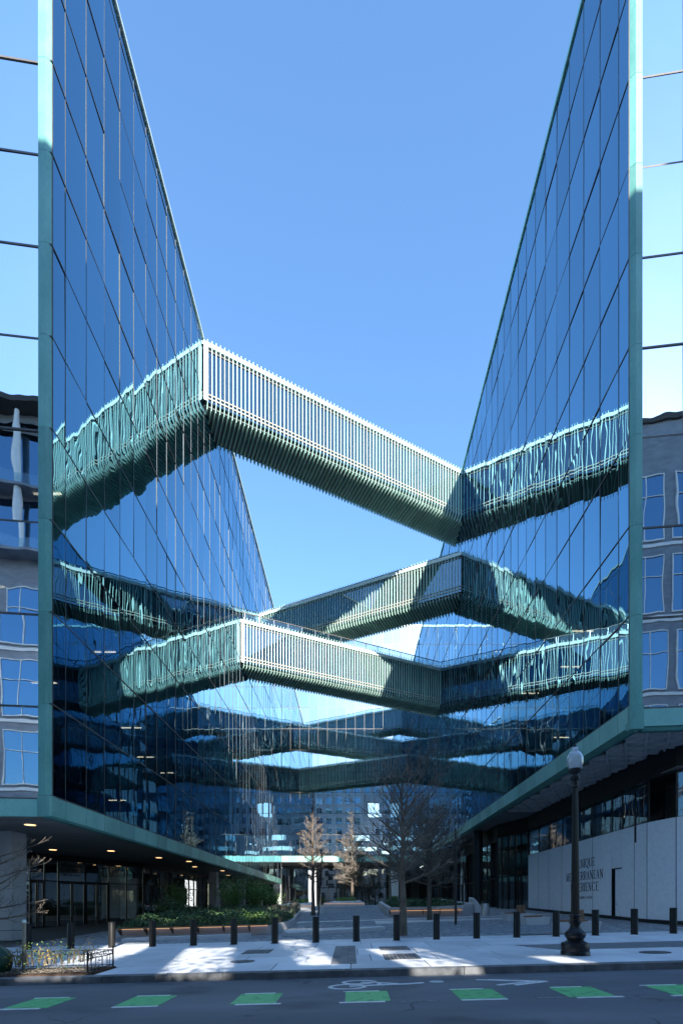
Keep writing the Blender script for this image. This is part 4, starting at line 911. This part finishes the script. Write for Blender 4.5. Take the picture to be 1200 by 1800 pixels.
# ------------------------------------------------------------------ planters, shrubs, benches
def leaf_cloud(cnt, fn, size, rnd, mb=None):
    mb = mb or MB()
    for _ in range(cnt):
        p, s = fn(rnd); a = Vector((rnd.gauss(0, 1), rnd.gauss(0, 1), rnd.gauss(0, .8))).normalized(); b = a.cross(Vector((rnd.gauss(0, 1), rnd.gauss(0, 1), rnd.gauss(0, 1)))).normalized()
        L, w = size * s * rnd.uniform(.7, 1.3), size * s * .28
        mb.poly([p - a * L * .5, p + b * w, p + a * L * .5, p - b * w])
    return mb
def leafy_tree(label, x, y, h, rx, rz_, seed, cnt):
    r = random.Random(seed); z = rz(x, y) + .1; t = thing('dapple_tree', label, 'tree', (x, y, z), 'unseen trees added to dapple the sun'); br = MB(); tips = []
    tr = MB().tube([(x, y, z - .1), (x + .1, y, z + h * .35), (x + .05, y + .1, z + h * .7), (x, y, z + h * .95)], [.2, .16, .09, .03], 10)
    for k in range(26):
        f = r.uniform(.3, .95); a = r.uniform(0, 6.28); q = r.uniform(.35, 1) * math.sqrt(max(.05, 1 - ((f - .62) / .42) ** 2))
        tip = Vector((x + rx * q * math.cos(a), y + rx * q * math.sin(a), z + h * f + .6)); b0_ = Vector((x, y, z + h * (f - .12)))
        br.tube([b0_, b0_.lerp(tip, .5) + Vector((0, 0, -.1)), tip], [.05, .035, .01], 5); tips.append((b0_, tip))
    def fn(rr):
        b0_, tip = rr.choice(tips); p = b0_.lerp(tip, rr.uniform(.45, 1.1)); return p + Vector((rr.gauss(0, .42), rr.gauss(0, .42), rr.gauss(0, .34))), 1
    tr.build('trunk', 'bark', t, True); c = leaf_cloud(cnt, fn, .27, r).build('crown', 'leaf_dark', t); br.build('branches', 'bark', c)
for i, (x, y, h, rx) in enumerate(((-2.2, -6.9, 13.2, 2.6), (2.4, -7.2, 14.5, 2.8), (7.2, -6.8, 13.6, 2.7))):  # unseen trees added to break the sun through the openings into dapples
    leafy_tree(f'unseen leafy tree added behind the viewer to dapple the sun, {("left", "middle", "right")[i]} one', x, y, h, rx, 4, 60 + i, 2500)
pl = thing('planter', 'large left planter of dark evergreen groundcover with lit bench edge', 'planter', (-8, 30, gz(-8, 30)))
PL = [(-10.6, 21.9), (-3.7, 22.2), (-3.2, 26), (-4.2, 40), (-6.2, 46), (-15.2, 46), (-14.2, 36), (-11.6, 27)]
MB().prism(PL, lambda x, y: gz(x, y) - .2, lambda x, y: gz(x, y) + .32).build('soil_bed', 'soil', pl)
for A, B in zip(PL, PL[1:] + PL[:1]):
    if A[1] < 41: 
        L = (Vector(B) - Vector(A)).length; n_ = max(1, round(L / 2.0))
        for k in range(n_): wall_strip('edge_stone', lerp2(A, B, k / n_), lerp2(A, B, (k + 1) / n_), lambda x, y: gz(x, y) - .2, lambda x, y: gz(x, y) + .38, 'concrete', .16, .004, pl, .05)
rnd = random.Random(5)
def in_poly(x, y, P):
    c = False
    for (a, b), (e, f) in zip(P, P[1:] + P[:1]):
        if (b > y) != (f > y) and x < (e - a) * (y - b) / (f - b) + a: c = not c
    return c
def ground_cover(P, hmax):
    xs, ys = [p[0] for p in P], [p[1] for p in P]
    def fn(r):
        while True:
            x, y = r.uniform(min(xs), max(xs)), min(ys) + (max(ys) - min(ys)) * r.random() ** 1.6
            if in_poly(x, y, P): break
        hh = hmax * (.5 + .5 * math.sin(x * 2.1 + 1.3 * math.sin(y * 1.2)) * math.sin(y * 1.7 + x)) ** 1 + .1
        return Vector((x, y, gz(x, y) + .32 + hh * r.random() ** .6)), 1
    return fn
leaf_cloud(26000, ground_cover(PL, .62), .13, rnd).build('groundcover', 'leaf_dark', pl, kind='stuff')
def shrub(label, x, y, h, w, cnt, seed, mat='leaf', size=.16, name='shrub'):
    r = random.Random(seed); z = gz(x, y) + .3; t = thing(name, label, 'shrub', (x, y, z), 'shrubs in the planters'); stm = MB(); lf = MB()
    tips = []
    for k in range(11):
        a = r.uniform(0, 6.28); q = [Vector((x + .12 * math.cos(a), y + .12 * math.sin(a), z - .1))]
        tip = Vector((x + w * r.uniform(.2, .9) * math.cos(a), y + w * r.uniform(.2, .9) * math.sin(a), z + h * r.uniform(.6, 1)))
        mid = q[0].lerp(tip, .5) + Vector((0, 0, h * .12)); q += [mid, tip]; stm.tube(q, [.014, .010, .004], 5); tips.append(q)
    def fn(rr):
        q = rr.choice(tips); f = rr.uniform(.25, 1.05); p = q[0].lerp(q[1], f * 2) if f < .5 else q[1].lerp(q[2], f * 2 - 1)
        s = .12 + .2 * w * f; return p + Vector((rr.gauss(0, s), rr.gauss(0, s), rr.gauss(0, s * .8))), 1
    leaf_cloud(cnt, fn, size, r, lf)
    stm.build('stem', 'twig', t); lf.build('foliage', mat, t); return t
shrub('tall bright green leafy shrub at the planter tip below the copper fascia', -8.6, 43.0, 3.1, 1.6, 2600, 1)
shrub('bright green shrub beside the tallest one in the left planter', -10.6, 43.0, 2.8, 1.5, 2200, 2)
shrub('mid green shrub in front of the shopfront glass', -13.2, 37.0, 2.3, 1.3, 1700, 3)
shrub('shadowed green shrub at the far left of the planter', -12.3, 32.0, 1.2, 1.0, 1300, 4, 'leaf_dark')
shrub('low sunlit green shrub in front corner of the left planter', -4.7, 23.6, .55, .7, 1100, 6, 'leaf', .11)
shrub('loose green shrub behind the steel bin', -7.4, 45.6, 1.9, 1.0, 1200, 7)
r = random.Random(9)                         # dry grass stems near the planter tip
tw = MB()
for k in range(420):
    x, y = r.uniform(-5.0, -3.4), r.uniform(23.5, 36); 
    if not in_poly(x, y, PL): continue
    z = gz(x, y) + .3; h = r.uniform(.4, .95); tw.tube([(x, y, z), (x + r.gauss(0, .08), y + r.gauss(0, .08), z + h * .6), (x + r.gauss(0, .16), y + r.gauss(0, .16), z + h)], [.006, .005, .003], 3, False)
tw.build('dry_stems', 'twig', pl, kind='stuff')
def slat_bench(label, A, B, led=True, back=False):
    A3, B3 = Vector((*A, 0)), Vector((*B, 0)); u = (B3 - A3).normalized(); n = u.cross(Vector((0, 0, 1)))
    if n.y > 0: n = -n
    t = thing('ledge_bench', label, 'bench', (A[0], A[1], gz(*A)), 'ledge benches on the planters')
    def P(a, q, h): p = A3 + u * a + n * q; return Vector((p.x, p.y, gz(p.x, p.y) + h))
    L = (B3 - A3).length
    for k in range(4): MB().bar(P(0, .06 + k * .105, .45), P(L, .06 + k * .105, .45), n * .046, Vector((0, 0, .02))).build('slat', 'wood', t)
    for k in range(int(L / 1.15) + 1):
        a = min(L - .05, .05 + k * 1.15); MB().hexa([P(a - .02, .0, .12), P(a + .02, .0, .12), P(a + .02, .42, .38), P(a - .02, .42, .38)], [P(a - .02, 0, .43), P(a + .02, 0, .43), P(a + .02, .42, .43), P(a - .02, .42, .43)]).build('bracket', 'black_metal', t)
    if led: MB().bar(P(0, .03, .40), P(L, .03, .40), n * .015, Vector((0, 0, .012))).build('led_strip', 'led', t)
    return t
slat_bench('long slatted bench with warm light along the left planter front', (-10.4, 21.8), (-3.8, 22.05))
rp = thing('planter', 'white angular right planter with dark shrubs behind the lit bench', 'planter', (7, 36, gz(7, 36)))
PR = [(2.6, 34.2), (7.6, 33.0), (8.6, 33.6), (9.4, 52), (3.0, 52)]
MB().prism(PR, lambda x, y: gz(x, y) - .2, lambda x, y: gz(x, y) + .55).build('soil_bed', 'soil', rp)
for A, B in zip(PR, PR[1:] + PR[:1]):
    L = (Vector(B) - Vector(A)).length; n_ = max(1, round(L / 1.7))
    for k in range(n_): wall_strip('edge_stone', lerp2(A, B, k / n_), lerp2(A, B, (k + 1) / n_), lambda x, y: gz(x, y) - .2, lambda x, y: gz(x, y) + .64 + .05 * max(0, x - 6), 'concrete', .3, .004, rp, .05)
MB().hexa([(8.45, 32.9, gz(8.4, 33) - .1), (9.3, 32.6, gz(9, 33) - .1), (9.5, 36, gz(9, 36) - .1), (8.7, 36, gz(8.7, 36) - .1)], [(8.45, 33.0, gz(8.4, 33) + 1.0), (8.6, 33.0, gz(8.4, 33) + .95), (9.1, 36, gz(8.8, 36) + 1.15), (8.75, 36, gz(8.8, 36) + 1.2)]).build('end_wedge', 'concrete', rp)
leaf_cloud(9000, ground_cover([(3.0, 35.4), (7.5, 34.4), (8.2, 35), (9, 51), (3.3, 51)], .75), .17, rnd).build('groundcover', 'leaf_dark', rp, kind='stuff')
slat_bench('slatted bench with warm underlight on the right planter', (2.7, 34.0), (7.5, 32.9))
# rear planters with white sloping tops
for i, (x0, x1, y, lab) in enumerate(((-3.2, 1.6, 56, 'low white planter block around the sunlit rear tree'), (3.2, 6.6, 55, 'low white planter block right of the rear lamps'), (-8.2, -3.9, 52, 'low white planter block behind the steel bin'))):
    t = thing('planter', lab, 'planter', ((x0 + x1) / 2, y, gz(0, y)), 'rear planters')
    g = gz((x0 + x1) / 2, y)
    MB().hexa([(x0, y, g - .3), (x1, y, g - .3), (x1, y + 5, g - .3), (x0, y + 5, g - .3)], [(x0, y + .08, g + .5), (x1, y + .08, g + .5), (x1 - .6, y + 5, g + .85), (x0 + 1.2, y + 5, g + .75)]).build('block', 'concrete', t)
    leaf_cloud(500, lambda r: (Vector((r.uniform(x0 + 1.4, x1 - 1), y + r.uniform(3, 4.9), g + .7 + .5 * r.random())), 1), .18, rnd).build('foliage', 'leaf', t, kind='stuff')
    MB().bar((x0 + .1, y - .01, g + .4), (x1 - .1, y - .01, g + .4), Vector((0, .01, 0)), Vector((0, 0, .012))).build('led_strip', 'led', t)
# low white wedge kerbs in the plaza
def low_wedge(label, pts, h):
    t = MB().prism(pts, lambda x, y: gz(x, y) - .1, lambda x, y: gz(x, y) + h).build('granite_wedge', 'concrete'); return tag(t, label, 'kerb wedge')
low_wedge('white granite wedge kerb at the tip of the left planter', [(-2.7, 20.6), (1.6, 22.6), (1.5, 23.2), (-3.1, 22.0)], .16)
low_wedge('long low white granite kerb in front of the left bench', [(-9.5, 20.0), (-4.6, 20.9), (-4.4, 21.3), (-9.5, 20.5)], .13)
# wedge seats with timber tops
def wedge_seat(label, x, y, w, d, back, flip=1):
    z = gz(x, y); t = thing('wedge_seat', label, 'bench', (x, y, z), 'white wedge seats')
    MB().hexa([(x - w / 2, y - d / 2, z - .1), (x + w / 2 - .12, y - d / 2, z - .1), (x + w / 2 - .12, y + d / 2, z - .1), (x - w / 2, y + d / 2, z - .1)],
              [(x - w / 2 - .03, y - d / 2, z + .36), (x + w / 2, y - d / 2, z + .40), (x + w / 2, y + d / 2, z + .40), (x - w / 2 - .03, y + d / 2, z + .36)]).build('block', 'concrete', t)
    n_ = 4
    for k in range(n_):
        y0 = y - d / 2 + .05 + k * (d - .1) / n_
        MB().hexa([(x - w / 2 + .08, y0, z + .37), (x + w * .18, y0, z + .40), (x + w * .18, y0 + (d - .1) / n_ - .02, z + .40), (x - w / 2 + .08, y0 + (d - .1) / n_ - .02, z + .37)],
                  [(x - w / 2 + .08, y0, z + .43), (x + w * .18, y0, z + .46), (x + w * .18, y0 + (d - .1) / n_ - .02, z + .46), (x - w / 2 + .08, y0 + (d - .1) / n_ - .02, z + .43)]).build('seat_slat', 'wood', t)
    if back:
        for k in range(4):
            xa = x + w * .0 + k * .13
            MB().hexa([(xa, y + d / 2 - .12, z + .40), (xa + .11, y + d / 2 - .12, z + .40), (xa + .11, y + d / 2 - .06, z + .40), (xa, y + d / 2 - .06, z + .40)], [(xa + .04, y + d / 2 + .02, z + .86), (xa + .15, y + d / 2 + .02, z + .86), (xa + .15, y + d / 2 + .08, z + .86), (xa + .04, y + d / 2 + .08, z + .86)]).build('back_slat', 'wood', t)
wedge_seat('rearmost white wedge seat with timber backrest before the hoarding', 9.35, 27.0, 1.5, .9, True)
wedge_seat('middle white wedge seat without backrest', 9.0, 23.6, 1.15, .8, False)
wedge_seat('nearest white wedge seat with timber backrest beside the street lamp', 9.35, 20.1, 1.65, .9, True)
MB().prism([(6.55, 18.6), (8.3, 18.6), (8.3, 19.0), (6.55, 19.0)], lambda x, y: gz(x, y) - .02, lambda x, y: gz(x, y) + .02).build('tree_grate', 'mullion', side)
# steel bins
def bin_(label, x, y, mat, h=1.0):
    z = gz(x, y); t = thing('litter_bin', label, 'bin', (x, y, z), 'round litter bins')
    MB().lathe((x, y, z), [(.24, 0), (.24, .05), (.25, .06), (.25, h * .8), (.24, h * .82)], 24).build('body', mat, t, True)
    MB().lathe((x, y, z), [(.20, h * .82), (.20, h * .9)], 20).build('opening', 'black_metal', t, True)
    MB().lathe((x, y, z), [(.25, h * .9), (.255, h * .93), (.20, h * .99), (0, h)], 24).build('lid', 'lamp_black', t, True)
    for a in range(12): 
        q = 2 * math.pi * a / 12; MB().box(x + .252 * math.cos(q) - .006, x + .252 * math.cos(q) + .006, y + .252 * math.sin(q) - .006, y + .252 * math.sin(q) + .006, z + .08, z + h * .78).build('rib', 'steel', t)
bin_('brushed steel litter bin with dark lid right of the right planter', 8.85, 32.0, 'steel')
bin_('dark grey litter bin behind the left planter', -5.65, 48.3, 'tan_metal')
# ------------------------------------------------------------------ fenced tree pit at the kerb
tp = thing('tree_pit', 'mulched tree pit behind low ornamental iron fence at the left kerb', 'tree pit', (-9.5, 12.0, gz(-9.5, 12.0)))
MB().prism([(PIT[0], PIT[2] + .01), (-6.2, PIT[2] + .01), (-6.15, 12.64), (PIT[0], 12.64)], lambda x, y: gz(x, y) - .2, lambda x, y: gz(x, y) + .03).build('mulch', 'soil', tp)
rm = random.Random(3); mb = MB()
for _ in range(2200):
    x, y = rm.uniform(-10.6, -6.3), rm.uniform(KY + .3, 12.58)
    a = rm.uniform(0, 6.28); L = rm.uniform(.02, .06); z = gz(x, y) + .032 + rm.random() * .05; dx, dy = math.cos(a) * L, math.sin(a) * L
    mb.poly([(x - dx, y - dy, z), (x + dy * .3, y - dx * .3, z + .01), (x + dx, y + dy, z + rm.uniform(-.01, .02)), (x - dy * .3, y + dx * .3, z + .008)])
mb.build('bark_chips', 'tan_metal', tp, kind='stuff')
fence = thing('pit_fence', 'low black iron fence with ring pattern around the tree pit', 'fence', (-7, 12.6, gz(-7, 12.6)))
def fence_run(A, B):
    A3, B3 = Vector((*A, 0)), Vector((*B, 0)); L = (B3 - A3).length; u = (B3 - A3).normalized()
    def P(a, h): p = A3 + u * a; return Vector((p.x, p.y, gz(p.x, p.y) + h))
    for h in (.08, .36, .47): MB().tube([P(0, h), P(L, h)], .011, 6).build('rail', 'lamp_black', fence)
    k = 0
    n_ = int(L / .145)
    for k in range(n_ + 1):
        a = L * k / n_
        if k in (0, n_): MB().tube([P(a, -.1), P(a, .56)], .02, 8).build('post', 'lamp_black', fence)
        else: MB().tube([P(a, .08), P(a, .36)], .007, 5).build('baluster', 'lamp_black', fence)
        if k < n_:
            c = P(a + L / n_ / 2, .415); MB().tube([c + (u * math.cos(R(q)) + Vector((0, 0, 1)) * math.sin(R(q))) * .045 for q in range(0, 361, 36)], .006, 4, False).build('ring', 'lamp_black', fence)
fence_run((-10.2, 12.6), (-6.2, 12.6)); fence_run((-6.2, 12.6), (-6.28, 11.52))
for i, (x, y, mat) in enumerate(((-8.25, 11.85, 'leaf_yellow'), (-7.9, 12.0, 'leaf'), (-7.5, 12.05, 'leaf_yellow'), (-7.15, 12.2, 'leaf'), (-6.75, 12.3, 'leaf_yellow'))):
    shrub(f'small straggly plant in the fenced tree pit, {ORD[i]} from the left', x, y, .30, .3, 130, 40 + i, mat, .06, 'pit_plant')
x, y = -8.25, 12.2; z = gz(x, y)
t = thing('sign_post', 'pale timber post standing in the fenced tree pit', 'post', (x, y, z))
MB().tube([(x, y, z - .1), (x, y, z + 1.24)], .045, 12).build('shaft', 'tan_metal', t, True); MB().lathe((x, y, z + 1.24), [(.052, 0), (.052, .05), (.03, .08), (0, .085)], 12).build('cap', 'coping', t, True)
MB().tube([(x, y, z + 1.05), (x - 2.5, y + .1, z + 1.0)], .008, 6).build('tie_wire', 'black_metal', t)
x, y = -8.72, 11.9; z = gz(x, y)
t = thing('refuse_bag', 'dark green tied refuse sack at the left edge', 'bag', (x, y, z))
b = MB(); kk = 20; rr = random.Random(8)
prof = [(.20, 0), (.31, .08), (.36, .25), (.33, .42), (.24, .56), (.10, .66), (.05, .70), (.10, .76), (.13, .80)]
for i, (pr_, h) in enumerate(prof):
    for j in range(kk): q = 2 * math.pi * j / kk; w = pr_ * (1 + .06 * math.sin(5 * q + i) + rr.uniform(-.03, .03)); b.v.append((x + w * math.cos(q), y + w * math.sin(q), z + .03 + h))
for i in range(len(prof) - 1):
    for j in range(kk): a, c = i * kk + j, i * kk + (j + 1) % kk; b.f.append((a, c, c + kk, a + kk))
b.build('sack', 'green_bin', t, True); MB().lathe((x, y, z + .72), [(.06, 0), (.075, .015), (.06, .03)], 14).build('tie', 'black_metal', t, True)
# handrails by the rear steps
t = thing('handrail', 'thin black metal handrail beside the dark bin', 'railing', (-6.5, 47, gz(-6.5, 47)))
for (x, y) in ((-7.2, 45.5), (-6.4, 47.5), (-5.0, 47.5)): MB().tube([(x, y, gz(x, y) - .1), (x, y, gz(x, y) + 1.0)], .025, 8).build('post', 'black_metal', t)
MB().tube([(-7.2, 45.5, gz(-7.2, 45.5) + 1.0), (-6.4, 47.5, gz(-6.4, 47.5) + 1.0), (-5.0, 47.5, gz(-5, 47.5) + 1.0)], .025, 8).build('rail', 'black_metal', t)
